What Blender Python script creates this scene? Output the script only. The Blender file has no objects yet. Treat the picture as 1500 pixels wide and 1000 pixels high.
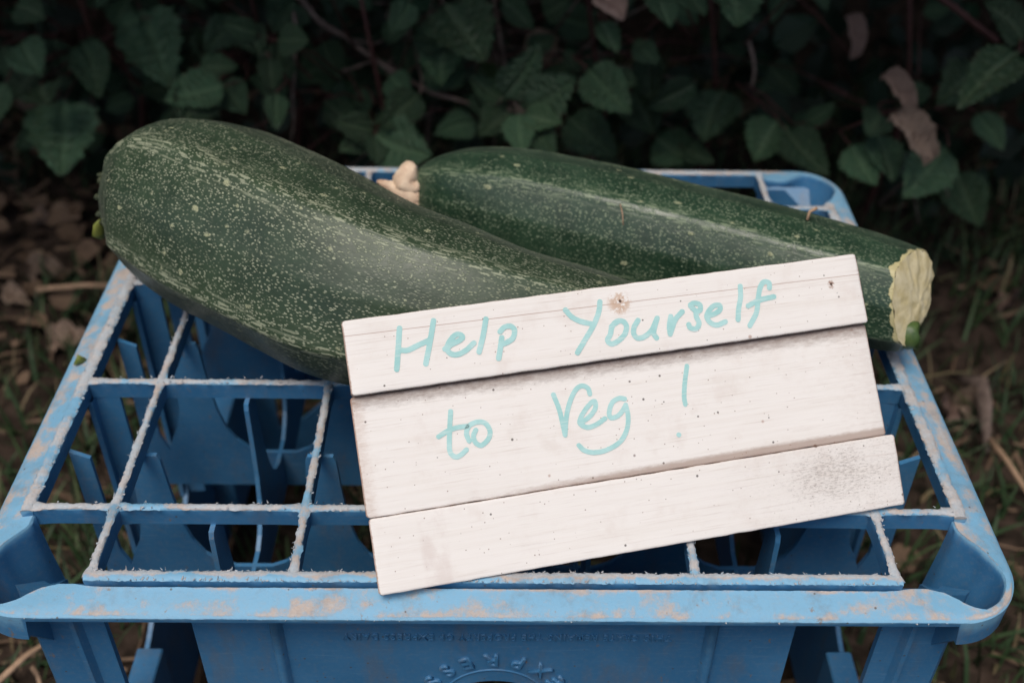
import bpy, bmesh, math, random
import numpy as np
from mathutils import Vector, Matrix, noise
from mathutils.geometry import tessellate_polygon
PI = math.pi
C = bpy.context.scene.collection
rnd = random.Random(7)

# ------------------------------------------------------------------ camera, world, sun, exposure
S = 0.08                                        # one bottle cell of the crate
CAM = Vector((0.00174, -0.28206, 0.34861))
yaw, pitch, roll = 0.0126989, 0.681105, 0.0161208
Fd = Vector((math.sin(yaw)*math.cos(pitch), math.cos(yaw)*math.cos(pitch), -math.sin(pitch)))
Rt = Vector((math.cos(yaw), -math.sin(yaw), 0)); Up = Rt.cross(Fd)
R2 = Rt*math.cos(roll) + Up*math.sin(roll); U2 = -Rt*math.sin(roll) + Up*math.cos(roll)
cd = bpy.data.cameras.new('camera'); cam = bpy.data.objects.new('camera', cd); C.objects.link(cam)
M = Matrix((R2, U2, -Fd)).transposed().to_4x4(); M.translation = CAM
cam.matrix_world = M
cd.sensor_width = 36; cd.lens = 36*1623.6/1500; cd.clip_start = 0.02; cd.clip_end = 400
cd.dof.use_dof = True; cd.dof.focus_distance = 0.445; cd.dof.aperture_fstop = 8.0
sc = bpy.context.scene; sc.camera = cam
SUN_EL, SUN_AZ = math.radians(68), math.radians(205)      # direction the light comes from (azimuth from +Y, clockwise)
w = bpy.data.worlds.new('World'); sc.world = w; w.use_nodes = True
wn = w.node_tree; bg = wn.nodes['Background']
sky = wn.nodes.new('ShaderNodeTexSky'); sky.sky_type = 'NISHITA'; sky.sun_disc = False
sky.sun_elevation = SUN_EL; sky.sun_rotation = SUN_AZ; sky.dust_density = 4.0; sky.air_density = 1.0; sky.ozone_density = 0.6
wn.links.new(sky.outputs[0], bg.inputs[0]); bg.inputs[1].default_value = 0.11
sl = bpy.data.lights.new('sun', 'SUN'); sl.energy = 2.1; sl.angle = math.radians(30); sl.color = (1.0, 0.93, 0.85)
so = bpy.data.objects.new('sun', sl); C.objects.link(so)
sd = Vector((math.sin(SUN_AZ)*math.cos(SUN_EL), math.cos(SUN_AZ)*math.cos(SUN_EL), math.sin(SUN_EL)))
so.rotation_euler = sd.to_track_quat('Z', 'Y').to_euler(); so.location = (0, -1, 3)
sc.view_settings.view_transform = 'Standard'; sc.view_settings.look = 'None'
sc.view_settings.exposure = 0.0; sc.view_settings.gamma = 1.0

# ------------------------------------------------------------------ helpers
def tag(o, label=None, cat=None, group=None, kind=None):
    if label: o['label'] = label
    if cat: o['category'] = cat
    if group: o['group'] = group
    if kind: o['kind'] = kind
    return o
def empty(name, loc, label, cat, group=None):
    o = bpy.data.objects.new(name, None); C.objects.link(o); o.location = loc; o.empty_display_size = .02
    return tag(o, label, cat, group)
class MB:
    """vertices, faces and a few per-vertex floats, linked as one mesh"""
    def __init__(s): s.v = []; s.f = []; s.a = {}; s.m = []
    def add(s, vs, fs, mi=0, **attrs):
        b = len(s.v); s.v += [tuple(p) for p in vs]
        for k in attrs: s.a.setdefault(k, [0.0]*b)
        for k in s.a: s.a[k] += list(attrs.get(k, [0.0]*len(vs)))
        s.f += [tuple(b+i for i in f) for f in fs]; s.m += [mi]*len(fs)
    def build(s, name, mats, parent=None, smooth=False, root=None):
        off = Vector(root.location) if root else (Vector(parent.location) if parent and parent.type == 'EMPTY' else Vector())
        me = bpy.data.meshes.new(name)
        me.from_pydata([(p[0]-off.x, p[1]-off.y, p[2]-off.z) for p in s.v], [], s.f)
        if not isinstance(mats, (list, tuple)): mats = [mats]
        for m in mats: me.materials.append(m)
        if len(mats) > 1: me.polygons.foreach_set('material_index', s.m)
        for k, vals in s.a.items():
            at = me.attributes.new(k, 'FLOAT', 'POINT'); at.data.foreach_set('value', vals)
        if smooth: me.polygons.foreach_set('use_smooth', [True]*len(me.polygons))
        me.update()
        o = bpy.data.objects.new(name, me); C.objects.link(o)
        if parent: o.parent = parent
        return o
def grid_faces(nu, nv, wrap_v=False, wrap_u=False):
    f = []
    for i in range(nu if wrap_u else nu-1):
        for j in range(nv if wrap_v else nv-1):
            a = i*nv+j; b = i*nv+(j+1) % nv; c = ((i+1) % nu)*nv+(j+1) % nv; d = ((i+1) % nu)*nv+j
            f.append((a, b, c, d))
    return f
def lerp(xs, ys, x): return float(np.interp(x, xs, ys))
def box(mb, x0, x1, y0, y1, z0, z1, mi=0, bev=0.0, **kw):
    if bev <= 0:
        v = [(x0,y0,z0),(x1,y0,z0),(x1,y1,z0),(x0,y1,z0),(x0,y0,z1),(x1,y0,z1),(x1,y1,z1),(x0,y1,z1)]
        mb.add(v, [(3,2,1,0),(4,5,6,7),(0,1,5,4),(1,2,6,5),(2,3,7,6),(3,0,4,7)], mi, **kw); return
    b = bev; rows = []
    for z, i in ((z0, b), (z0+b, 0), (z1-b, 0), (z1, b)):
        rows.append([(x0+i+(b if i == 0 else 0), y0+i, z), (x1-i-(b if i == 0 else 0), y0+i, z), (x1-i, y0+i+(b if i == 0 else 0), z), (x1-i, y1-i-(b if i == 0 else 0), z),
                     (x1-i-(b if i == 0 else 0), y1-i, z), (x0+i+(b if i == 0 else 0), y1-i, z), (x0+i, y1-i-(b if i == 0 else 0), z), (x0+i, y0+i+(b if i == 0 else 0), z)])
    v = [p for r in rows for p in r]
    f = [tuple(range(7, -1, -1)), tuple(range(24, 32))]
    for r in range(3):
        for k in range(8): f.append((r*8+k, r*8+(k+1) % 8, r*8+8+(k+1) % 8, r*8+8+k))
    mb.add(v, f, mi, **kw)
def plate(mb, loops, th, fn, mi=0):
    """flat plate from 2-D loops (outline, holes), thickness th; fn(a, b, c) -> world point"""
    l3 = [[Vector((p[0], p[1], 0)) for p in l] for l in loops]
    tris = tessellate_polygon(l3); flat = [p for l in loops for p in l]; n = len(flat)
    v = [fn(a, b, -th/2) for a, b in flat] + [fn(a, b, th/2) for a, b in flat]
    f = [tuple(t) for t in tris] + [tuple(i+n for i in reversed(t)) for t in tris]
    k = 0
    for l in loops:
        m = len(l)
        for i in range(m): f.append((k+i, k+(i+1) % m, n+k+(i+1) % m, n+k+i))
        k += m
    mb.add(v, f, mi)
def tube(mb, pts, rad, n=8, mi=0, flat=1.0, cap=True, **kw):
    pts = [Vector(p) for p in pts]; N = len(pts); vs = []
    prev = None
    for i, p in enumerate(pts):
        t = (pts[min(i+1, N-1)]-pts[max(i-1, 0)]).normalized()
        if prev is None: a = t.orthogonal().normalized()
        else: a = (prev - t*prev.dot(t)).normalized()
        prev = a; b = t.cross(a); r = rad[i] if hasattr(rad, '__len__') else rad
        for k in range(n):
            th = 2*PI*k/n; vs.append(p + a*math.cos(th)*r + b*math.sin(th)*r*flat)
    f = grid_faces(N, n, True)
    if cap: f += [tuple(range(n-1, -1, -1)), tuple((N-1)*n+k for k in range(n))]
    mb.add(vs, f, mi, **kw)
def spline(pts, n):
    """Catmull-Rom through rows of numbers"""
    P = np.array(pts, float); P = np.vstack([2*P[0]-P[1], P, 2*P[-1]-P[-2]]); out = []
    K = len(P)-3
    for t in np.linspace(0, K-1e-9, n):
        i = int(t); u = t-i; a, b, c, d = P[i], P[i+1], P[i+2], P[i+3]
        out.append(.5*((2*b)+(-a+c)*u+(2*a-5*b+4*c-d)*u*u+(-a+3*b-3*c+d)*u**3))
    return np.array(out)

# ------------------------------------------------------------------ material helper
class Mat:
    def __init__(s, name, rough=.6, spec=.5, col=(.5,.5,.5)):
        s.m = bpy.data.materials.new(name); s.m.use_nodes = True; s.t = s.m.node_tree; s.b = s.t.nodes['Principled BSDF']
        s.b.inputs['Roughness'].default_value = rough; s.b.inputs['Specular IOR Level'].default_value = spec
        s.b.inputs['Base Color'].default_value = (*col, 1)
    def n(s, typ, ins=None, **props):
        nd = s.t.nodes.new(typ)
        for k, v in props.items(): setattr(nd, k, v)
        for k, v in (ins or {}).items():
            if isinstance(v, bpy.types.NodeSocket): s.t.links.new(v, nd.inputs[k])
            else: nd.inputs[k].default_value = v
        return nd
    def attr(s, name, out='Fac'): return s.n('ShaderNodeAttribute', attribute_name=name).outputs[out]
    def obj(s): return s.n('ShaderNodeTexCoord').outputs['Object']
    def map(s, vec, scale): return s.n('ShaderNodeMapping', {'Vector': vec, 'Scale': scale}).outputs[0]
    def noise(s, vec, scale, detail=4, rough=.55, out='Fac'):
        return s.n('ShaderNodeTexNoise', {'Vector': vec, 'Scale': scale, 'Detail': detail, 'Roughness': rough}).outputs[out]
    def math(s, op, a, b=0.0, c=0.0, clamp=False):
        nd = s.n('ShaderNodeMath', operation=op, use_clamp=clamp)
        for i, v in enumerate((a, b, c)):
            if isinstance(v, bpy.types.NodeSocket): s.t.links.new(v, nd.inputs[i])
            else: nd.inputs[i].default_value = v
        return nd.outputs[0]
    def ss(s, x, lo, hi, a=0.0, b=1.0):
        return s.n('ShaderNodeMapRange', {'Value': x, 'From Min': lo, 'From Max': hi, 'To Min': a, 'To Max': b}, interpolation_type='SMOOTHSTEP').outputs[0]
    def mix(s, fac, a, b, blend='MIX'):
        nd = s.n('ShaderNodeMix', data_type='RGBA', blend_type=blend)
        for i, v in ((0, fac), (6, a), (7, b)):
            if isinstance(v, bpy.types.NodeSocket): s.t.links.new(v, nd.inputs[i])
            elif i == 0: nd.inputs[0].default_value = v
            else: nd.inputs[i].default_value = (*v, 1)
        return nd.outputs[2]
    def ramp(s, x, stops):
        nd = s.n('ShaderNodeValToRGB', {'Fac': x}); e = nd.color_ramp.elements
        while len(e) < len(stops): e.new(.5)
        for k, (p, c) in enumerate(stops): e[k].position = p; e[k].color = (*c, 1)
        return nd.outputs[0]
    def set(s, **kw):
        for k, v in kw.items():
            k = {'col': 'Base Color', 'rough': 'Roughness', 'normal': 'Normal', 'spec': 'Specular IOR Level'}[k]
            if isinstance(v, bpy.types.NodeSocket): s.t.links.new(v, s.b.inputs[k])
            else: s.b.inputs[k].default_value = v
        return s
    def bump(s, h, dist, strength=1.0, normal=None):
        nd = s.n('ShaderNodeBump', {'Height': h, 'Distance': dist, 'Strength': strength})
        if normal: s.t.links.new(normal, nd.inputs['Normal'])
        return nd.outputs[0]

# plastic of the crate: 'wear' is chalky scuffing and caked dust on the upper edges, with sky light on the lip painted in
def plastic(name, tint=1.0):
    p = Mat(name, .42, .4); o = p.obj()
    n1 = p.noise(o, 22, 5); n2 = p.noise(o, 140, 6, .7); n3 = p.noise(o, 900, 3, .6)
    wear = p.attr('wear')
    base = p.mix(p.ss(n1, .35, .7), (.040*tint, .170*tint, .345*tint), (.058*tint, .210*tint, .405*tint))
    scratch = p.noise(p.map(o, (60, 900, 900)), 1.0, 3, .6)
    base = p.mix(p.math('MULTIPLY', p.ss(scratch, .60, .72), .22), base, (.20, .36, .55))
    chalk_lit = p.ss(p.math('ADD', p.math('MULTIPLY', n2, .35), wear), .30, .62)
    base = p.mix(p.math('MULTIPLY', chalk_lit, .85), base, (.20, .43, .61))
    dmask = p.ss(p.math('ADD', p.math('ADD', p.math('MULTIPLY', p.noise(o, 150, 6, .72), .45), p.math('MULTIPLY', p.noise(o, 34, 3, .6), .35)), p.math('MULTIPLY', wear, .42)), .655, .79)
    dirt = p.mix(p.ss(wear, .75, 1.0), p.mix(n3, (.38, .31, .265), (.53, .465, .42)), p.mix(p.ss(n2, .35, .65), p.mix(n3, (.34, .33, .33), (.60, .58, .57)), p.mix(n3, (.28, .38, .46), (.50, .54, .57))))
    base = p.mix(dmask, base, dirt)
    specks = p.n('ShaderNodeTexVoronoi', {'Vector': o, 'Scale': 260.0}, feature='F1')
    sp = p.math('MULTIPLY', p.ss(specks.outputs['Distance'], .10, .16, 1, 0), p.ss(p.n('ShaderNodeSeparateColor', {'Color': specks.outputs['Color']}).outputs[0], .86, .88))
    base = p.mix(p.math('MULTIPLY', sp, .8), base, (.09, .075, .06))
    stain = p.ss(p.noise(p.map(o, (1, 1, .35)), 60, 6, .7), .50, .70)
    base = p.mix(p.math('MULTIPLY', stain, .38), base, (.15, .15, .15))
    film = p.ss(p.noise(o, 420, 5, .75), .45, .70)
    base = p.mix(p.math('MULTIPLY', film, .16), base, (.30, .30, .30))
    crud = p.math('MULTIPLY', p.ss(p.noise(p.map(o, (1, 1, .5)), 170, 6, .75), .64, .69), .75)
    base = p.mix(crud, base, (.22, .17, .13))
    rough = p.math('ADD', p.math('MULTIPLY', dmask, .4), p.math('ADD', p.math('MULTIPLY', chalk_lit, .15), .40))
    h = p.math('ADD', p.math('MULTIPLY', n3, p.math('ADD', p.math('MULTIPLY', wear, .9), .1)), p.math('MULTIPLY', dmask, .5))
    p.set(col=base, rough=rough, normal=p.bump(h, .0004, .6))
    return p.m
BLUE = plastic('blue_plastic')
def straw_mat():
    p = Mat('straw', .8, .2); t = p.attr('tone'); n = p.noise(p.obj(), 120, 3)
    p.set(col=p.mix(p.ss(n, .3, .7, 0, .5), p.ramp(t, [(0, (.08,.052,.035)), (.5, (.17,.115,.08)), (1, (.40,.27,.18))]), (.16,.11,.07))); return p.m
STRAW = straw_mat()
def leaf_mat(name, c0, c1, vein=(.085,.16,.075), yellow=.0, rough=.42):
    p = Mat(name, rough, .35); u = p.attr('across'); t = p.attr('vein'); tone = p.attr('tone')
    n = p.noise(p.obj(), 5, 5); n2 = p.noise(p.obj(), 30, 4)
    inf = p.n('ShaderNodeObjectInfo').outputs['Random']
    col = p.mix(p.math('ADD', p.math('MULTIPLY', inf, .6), p.math('MULTIPLY', n, .5), clamp=True), c0, c1)
    col = p.mix(p.math('MULTIPLY', t, .8), col, vein)
    col = p.mix(p.math('MULTIPLY', p.ss(n2, .60, .68), .7), col, (.13,.10,.05))
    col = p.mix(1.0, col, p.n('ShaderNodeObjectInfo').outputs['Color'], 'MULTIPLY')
    hs = p.n('ShaderNodeHueSaturation', {'Hue': p.ss(inf, 0, 1, .485, .515), 'Saturation': .85, 'Value': p.ss(p.math('FRACT', p.math('MULTIPLY', inf, 7.3)), 0, 1, .7, 1.35), 'Fac': 1.0, 'Color': col}).outputs[0]
    p.set(col=hs, normal=p.bump(p.math('ADD', n2, p.math('MULTIPLY', t, -1.5)), .02, .5))
    p.b.inputs['Transmission Weight'].default_value = 0
    return p.m
LEAF = leaf_mat('bramble_leaf_green', (.015,.048,.023), (.042,.115,.046))
DRYLEAF = leaf_mat('hanging_dead_leaf', (.22,.145,.11), (.42,.30,.23), (.20,.12,.09), rough=.7)
DEADLEAF = leaf_mat('dead_leaf_brown', (.13,.075,.055), (.30,.19,.14), (.10,.06,.045), rough=.75)
def stuff_leaf():
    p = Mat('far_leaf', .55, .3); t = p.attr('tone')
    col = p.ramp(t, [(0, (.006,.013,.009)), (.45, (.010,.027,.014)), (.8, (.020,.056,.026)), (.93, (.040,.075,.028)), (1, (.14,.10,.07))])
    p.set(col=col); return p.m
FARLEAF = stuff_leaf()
def simple(name, c0, c1, scale, rough=.8, spec=.3, bump=0.0):
    p = Mat(name, rough, spec); n = p.noise(p.obj(), scale, 6, .65)
    p.set(col=p.mix(p.ss(n, .3, .7), c0, c1))
    if bump: p.set(normal=p.bump(n, bump, .8))
    return p.m
SOIL = simple('dark_soil', (.012,.010,.007), (.060,.042,.033), 55, .95, .1, .006)
TWIG = simple('twig_bark', (.075,.055,.048), (.19,.145,.125), 90, .8, .2, .001)
REDTWIG = simple('red_cane', (.055,.020,.020), (.10,.045,.038), 60, .6, .3)
def grass_mat():
    p = Mat('grass_blade', .6, .3); t = p.attr('tone')
    p.set(col=p.ramp(t, [(0, (.010,.020,.009)), (.55, (.022,.050,.018)), (.85, (.050,.085,.032)), (1, (.17,.13,.075))])); return p.m
GRASS = grass_mat()

# measured positions, in metres (letters in millimetres on the boards)
HERO = [[-0.386,0.615,-0.107,-0.367,0.526,-0.137,0.62,0],[-0.326,0.684,-0.053,-0.28,0.591,-0.087,0.8,0],[-0.379,0.666,-0.075,-0.349,0.604,-0.104,0.6,0],[-0.415,0.655,-0.09,-0.431,0.613,-0.11,0.7,0],[-0.412,0.619,-0.055,-0.386,0.582,-0.068,0.6,0],[-0.351,0.674,-0.065,-0.336,0.69,-0.046,0.7,0],[-0.424,0.597,-0.082,-0.441,0.571,-0.114,0.7,0],[-0.386,0.577,-0.075,-0.365,0.537,-0.076,0.7,0],[-0.418,0.638,-0.032,-0.381,0.611,-0.033,0.6,0],[-0.224,0.549,-0.06,-0.268,0.522,-0.062,0.75,1],[-0.24,0.547,-0.062,-0.254,0.51,-0.076,0.7,1],[-0.232,0.569,-0.066,-0.207,0.535,-0.077,0.7,1],[-0.26,0.604,-0.071,-0.223,0.587,-0.06,0.6,1],[-0.174,0.508,-0.045,-0.171,0.482,-0.062,0.7,1],[-0.184,0.544,-0.033,-0.179,0.519,-0.048,0.6,1],[-0.176,0.543,-0.018,-0.148,0.533,-0.014,0.55,1],[-0.225,0.63,-0.039,-0.249,0.594,-0.051,0.6,1],[-0.22,0.651,-0.06,-0.242,0.653,-0.043,0.6,1],[-0.212,0.599,-0.029,-0.194,0.564,-0.04,0.55,1],[-0.283,0.666,-0.074,-0.298,0.634,-0.082,0.7,1],[-0.184,0.67,-0.036,-0.196,0.622,-0.048,0.6,1],[-0.163,0.666,-0.073,-0.144,0.643,-0.101,0.6,2],[-0.111,0.639,-0.026,-0.135,0.621,-0.016,0.7,2],[-0.073,0.572,0.004,-0.087,0.536,-0.009,0.65,2],[-0.047,0.59,-0.006,-0.011,0.52,-0.027,0.85,2],[-0.045,0.595,-0.031,-0.05,0.549,-0.056,0.65,2],[-0.102,0.618,-0.051,-0.072,0.622,-0.031,0.6,2],[-0.064,0.526,-0.053,-0.091,0.49,-0.066,0.45,2],[-0.087,0.647,-0.063,-0.08,0.618,-0.082,0.5,2],[-0.096,0.6,-0.074,-0.077,0.578,-0.085,0.7,2],[-0.1,0.506,-0.078,-0.13,0.494,-0.062,0.5,3],[-0.1,0.505,-0.079,-0.049,0.467,-0.078,0.45,3],[-0.102,0.505,-0.079,-0.096,0.471,-0.089,0.6,3],[-0.103,0.525,-0.087,-0.074,0.536,-0.073,0.6,3],[-0.104,0.524,-0.088,-0.129,0.496,-0.091,0.6,3],[0.001,0.523,-0.056,0.029,0.521,-0.011,0.72,4],[0.006,0.539,-0.067,-0.027,0.553,-0.051,0.7,4],[0.02,0.508,-0.058,0.06,0.497,-0.024,0.8,4],[0.017,0.497,-0.056,0.046,0.475,-0.05,0.6,4],[0.014,0.498,-0.055,0.017,0.46,-0.07,0.7,4],[0.017,0.507,-0.06,0.041,0.461,-0.068,0.6,4],[0.012,0.536,-0.072,-0.018,0.502,-0.082,0.7,4],[-0.02,0.574,-0.104,-0.054,0.551,-0.102,0.6,4],[-0.019,0.565,-0.068,-0.008,0.547,-0.09,0.6,4],[0.021,0.612,-0.056,0.047,0.622,-0.045,0.8,5],[0.068,0.538,-0.036,0.1,0.488,-0.049,0.8,5],[0.092,0.553,-0.049,0.11,0.538,-0.051,0.8,5],[0.078,0.552,-0.003,0.091,0.527,-0.018,0.6,5],[0.106,0.551,-0.02,0.125,0.539,-0.034,0.6,5],[0.114,0.551,-0.019,0.103,0.546,-0.025,0.8,5],[0.056,0.577,-0.099,0.098,0.539,-0.114,0.8,5],[0.121,0.638,-0.103,0.137,0.593,-0.126,0.7,5],[0.118,0.546,0.022,0.128,0.512,0.012,0.8,6],[0.14,0.557,0.021,0.155,0.526,0.014,0.8,6],[0.175,0.551,0.029,0.174,0.5,0.013,0.85,6],[0.247,0.578,0.016,0.255,0.555,0.004,0.7,6],[0.201,0.638,-0.102,0.177,0.578,-0.128,0.8,6],[0.243,0.593,-0.108,0.218,0.553,-0.127,0.8,6],[0.267,0.591,-0.11,0.29,0.593,-0.092,0.6,6],[0.244,0.57,-0.106,0.273,0.521,-0.117,0.8,6],[0.164,0.605,-0.143,0.188,0.579,-0.142,0.8,6],[0.142,0.629,-0.146,0.177,0.595,-0.155,0.8,6],[0.384,0.489,0.004,0.333,0.447,-0.017,0.95,7],[0.396,0.513,0.001,0.361,0.513,0.033,0.85,7],[0.391,0.556,-0.041,0.342,0.517,-0.058,0.6,7],[0.308,0.533,-0.07,0.29,0.503,-0.076,0.6,7],[0.313,0.541,-0.093,0.32,0.498,-0.113,0.55,7],[0.29,0.535,-0.1,0.306,0.497,-0.115,0.8,7],[0.364,0.516,-0.091,0.321,0.472,-0.113,0.4,7],[0.407,0.578,-0.092,0.422,0.539,-0.109,0.6,7],[0.402,0.573,-0.146,0.418,0.526,-0.173,0.7,7],[0.36,0.595,-0.072,0.345,0.571,-0.086,0.7,7]]
MISC = {"tw":[[[-0.181,0.646,-0.018],[-0.155,0.63,-0.038],[-0.126,0.617,-0.054],[-0.078,0.596,-0.078],[-0.042,0.569,-0.08],[0.006,0.551,-0.085]],[[-0.176,0.614,-0.026],[-0.173,0.589,-0.057],[-0.176,0.576,-0.088],[-0.181,0.579,-0.132]],[[0.202,0.57,-0.026],[0.203,0.56,-0.039],[0.204,0.555,-0.061]],[[0.352,0.596,0.008],[0.374,0.584,-0.007],[0.405,0.57,-0.023]],[[0.35,0.521,-0.085],[0.358,0.503,-0.106],[0.372,0.507,-0.134]],[[0.336,0.554,-0.171],[0.349,0.54,-0.141],[0.38,0.56,-0.195]],[[-0.14,0.62,-0.081],[-0.103,0.615,-0.071],[-0.064,0.602,-0.087]],[[0.125,0.56,-0.04],[0.095,0.565,-0.034],[0.081,0.584,-0.01]]],"dead":[[0.295,0.516,-0.028,0.317,0.487,-0.048],[0.303,0.497,-0.051,0.327,0.462,-0.078],[0.07,0.536,0.025,0.092,0.514,0.014],[0.296,0.632,-0.028,0.305,0.608,-0.057]],"straw":[[-0.392,0.513,-0.24,-0.33,0.517,-0.24],[0.382,0.323,-0.245,0.388,0.283,-0.245],[-0.277,0.091,-0.2,-0.259,0.114,-0.2],[-0.273,0.105,-0.22,-0.265,0.093,-0.22]],"litter":[[-0.458,0.661,-0.262],[-0.381,0.62,-0.262],[-0.424,0.567,-0.262],[-0.438,0.525,-0.262],[-0.374,0.466,-0.262],[0.389,0.387,-0.262],[0.369,0.387,-0.262],[0.377,0.557,-0.262],[0.463,0.527,-0.262],[-0.267,0.356,-0.262]]}
LETTERS = [["H",True,[[[22.07,102.07],[20.88,96.27],[18.66,86.03]],[[35.95,103.31],[33.87,96.7],[30.39,86.58]],[[21.12,93.38],[24.11,92.96],[28.47,94.35],[33.52,95.86]]]],["e",True,[[[38.81,91.37],[41.92,92.94],[44.72,93.89],[46.44,94.99],[45.95,96.17],[44.23,96.54],[42.03,95.15],[40.12,92.74],[39.79,90.57],[41.31,88.94],[43.92,88.58],[47.2,89.77],[50.69,92.18]]]],["l",True,[[[56.99,101.16],[54.88,94.73],[52.25,88.4]]]],["p",True,[[[62.21,92.83],[61.22,89.39],[59.72,84.69]],[[61.92,95.34],[63.96,96.86],[66.46,96.97],[67.85,95.21],[66.84,92.2],[64.35,90.75],[62.01,90.18]]]],["Y",True,[[[90.04,100.48],[92.27,97.23],[95.58,94.97],[99.5,93.53]],[[104.86,101.95],[103.73,97.98],[100.78,92.91],[96.73,88.01],[92.13,82.53]]]],["o",True,[[[111.01,92.9],[108.43,91.42],[106.91,87.98],[105.4,85.91],[106.72,84.14],[109.64,84.88],[112.83,87.17],[114.28,90.17],[113.29,92.59],[110.55,92.96],[107.89,91.04]]]],["u",True,[[[119.55,92.21],[117.48,89.74],[116.79,87.09],[118.08,85.09],[120.91,85.16],[124.59,87.41],[127.76,92.03]],[[127.76,92.03],[125.9,88.15],[125.28,85.94],[126.11,83.99]]]],["r",True,[[[133.67,91.93],[132.38,88.19],[132.15,84.77]],[[132.15,84.77],[134.61,89.27],[135.86,90.94],[138.91,93.31]],[[133.3,88.53],[135.55,90.52]]]],["s",True,[[[144.76,92.65],[143.79,93.93],[142.87,95.44],[144.67,96.13],[146.89,95.15],[146.75,93.08],[144.91,92.16],[144.58,90.36],[145.25,87.49],[143.45,85.43],[141.2,86.19],[140.74,87.64]]]],["e",True,[[[149.81,90.12],[152.79,90.65],[155.2,91.96],[155.3,93.8],[152.9,93.89],[150.42,92.13],[149.02,89.76],[150.21,87.06],[152.85,85.77],[156.63,86.66]]]],["l",True,[[[165.86,100.6],[165.15,96.01],[163.49,91.56],[162.32,86.82]]]],["f",True,[[[178.52,98.26],[178.68,100.36],[176.61,101.09],[174.5,99.01],[172.59,94.1],[170.84,88.72],[166.96,83.64]],[[167.79,91.92],[172.74,93.61],[179.74,94.34]]]],["t",False,[[[37.69,66.6],[36.54,61.04],[35.42,55.05],[35.08,50.72],[36.73,48.5],[38.99,48.81],[41.69,50.59]],[[31.46,57.41],[35.23,59.03],[38.88,59.81],[43.32,59.8]]]],["o",False,[[[43.3,53.86],[42.67,57.04],[44.22,59.89],[47.94,60.88],[50.89,59.78],[52.17,56.49],[51.05,53.57],[47.82,51.42],[45.62,53.07],[45.37,55.75],[46.57,57.77]]]],["V",False,[[[80.14,67.22],[81.63,60.36],[82.29,50.42]],[[82.29,50.42],[83.81,56.9],[86.17,62.84],[89.51,67.76],[92.51,69.13],[94.81,67.67],[95.21,65.35]]]],["e",False,[[[90.32,54.59],[93.61,56.35],[96.38,59.09],[96.82,61.73],[95.47,61.93],[92.25,59.25],[89.64,56.04],[89.27,53.85],[91.97,52.1],[95.76,52.66],[99.78,54.53]]]],["g",False,[[[109.31,61.27],[107.07,61.83],[104.07,60.68],[102.11,57.35],[102.11,54.64],[104.91,54.68],[107.56,56.55],[109.34,58.77]],[[109.34,58.77],[109.55,53.99],[108.09,48.79],[104.54,44.37],[98.56,41.92],[92.98,41.65],[89.09,43.14],[87.27,45.42]]]],["exclamation",False,[[[137.95,70.9],[135.73,63.85],[134.53,58.52],[134.44,55.33]],[[129.49,43.41],[129.53,43.36]]]]]
SIMPLE_DARK = simple('blossom_scar', (.012,.022,.012), (.05,.06,.03), 200, .7, .3, .001)
SKINGREEN = simple('stalk_green', (.03,.07,.02), (.09,.14,.04), 150, .4, .4, .0005)

# ------------------------------------------------------------------ ground, grass, litter
GZ = -0.27
def gh(x, y):
    return GZ + .012*(noise.noise(Vector((x*4, y*4, 0)))) + .006*noise.noise(Vector((x*14, y*14, 3))) - .004
def axis_pts(a, b, n):
    near = list(np.linspace(a, b, n)); return [-150, -40, -12, -5] + near + [5, 12, 40, 150]
mb = MB(); xs = axis_pts(-2.2, 2.2, 111); ys = axis_pts(-1.2, 2.2, 86)
mb.add([(x, y, gh(x, y) if abs(x) < 3 and abs(y) < 3 else GZ) for x in xs for y in ys], [(a, d, c, b) for a, b, c, d in grid_faces(len(xs), len(ys))])
g = mb.build('ground', SOIL, smooth=True); tag(g, kind='structure')

mb = MB(); g2 = random.Random(3)
def in_crate_leg(x, y): return abs(abs(x)-.195) < .012 and -.01 < y < .33
for k in range(60000):
    x = g2.uniform(-1.5, 1.5); y = g2.uniform(-.6, 1.25)
    d = noise.noise(Vector((x*5, y*5, 9)))
    inside = abs(x) < .19 and 0 < y < .315
    bare = (x < -.2 and y > .48)
    if g2.random() > .68 + d*1.0 - (.45 if bare else 0) - (.25 if inside else 0): continue
    if in_crate_leg(x, y): continue
    L = g2.uniform(.02, .055)*(1.0 if not inside else .8); wd = g2.uniform(.0009, .0022); az = g2.uniform(0, 2*PI)
    lean = g2.uniform(.15, 1.1); dx, dy = math.cos(az), math.sin(az); px, py = -dy*wd, dx*wd
    z = gh(x, y)-.002; v = []
    for i, s in enumerate((0, .4, .75, 1)):
        r = L*s*lean*(.4+.6*s); h = L*s*(1-.35*lean*s); q = 1-s*s*.9
        v += [(x+dx*r-px*q, y+dy*r-py*q, z+h), (x+dx*r+px*q, y+dy*r+py*q, z+h+.0004)]
    t = min(1, max(0, g2.gauss(.5, .22) + (.4 if g2.random() < .1 else 0)))
    mb.add(v, [(0,1,3,2),(2,3,5,4),(4,5,7,6)], tone=[t]*8)
tag(mb.build('grass', GRASS), 'short dark green grass growing round and under the crate', 'grass', kind='stuff')

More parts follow.
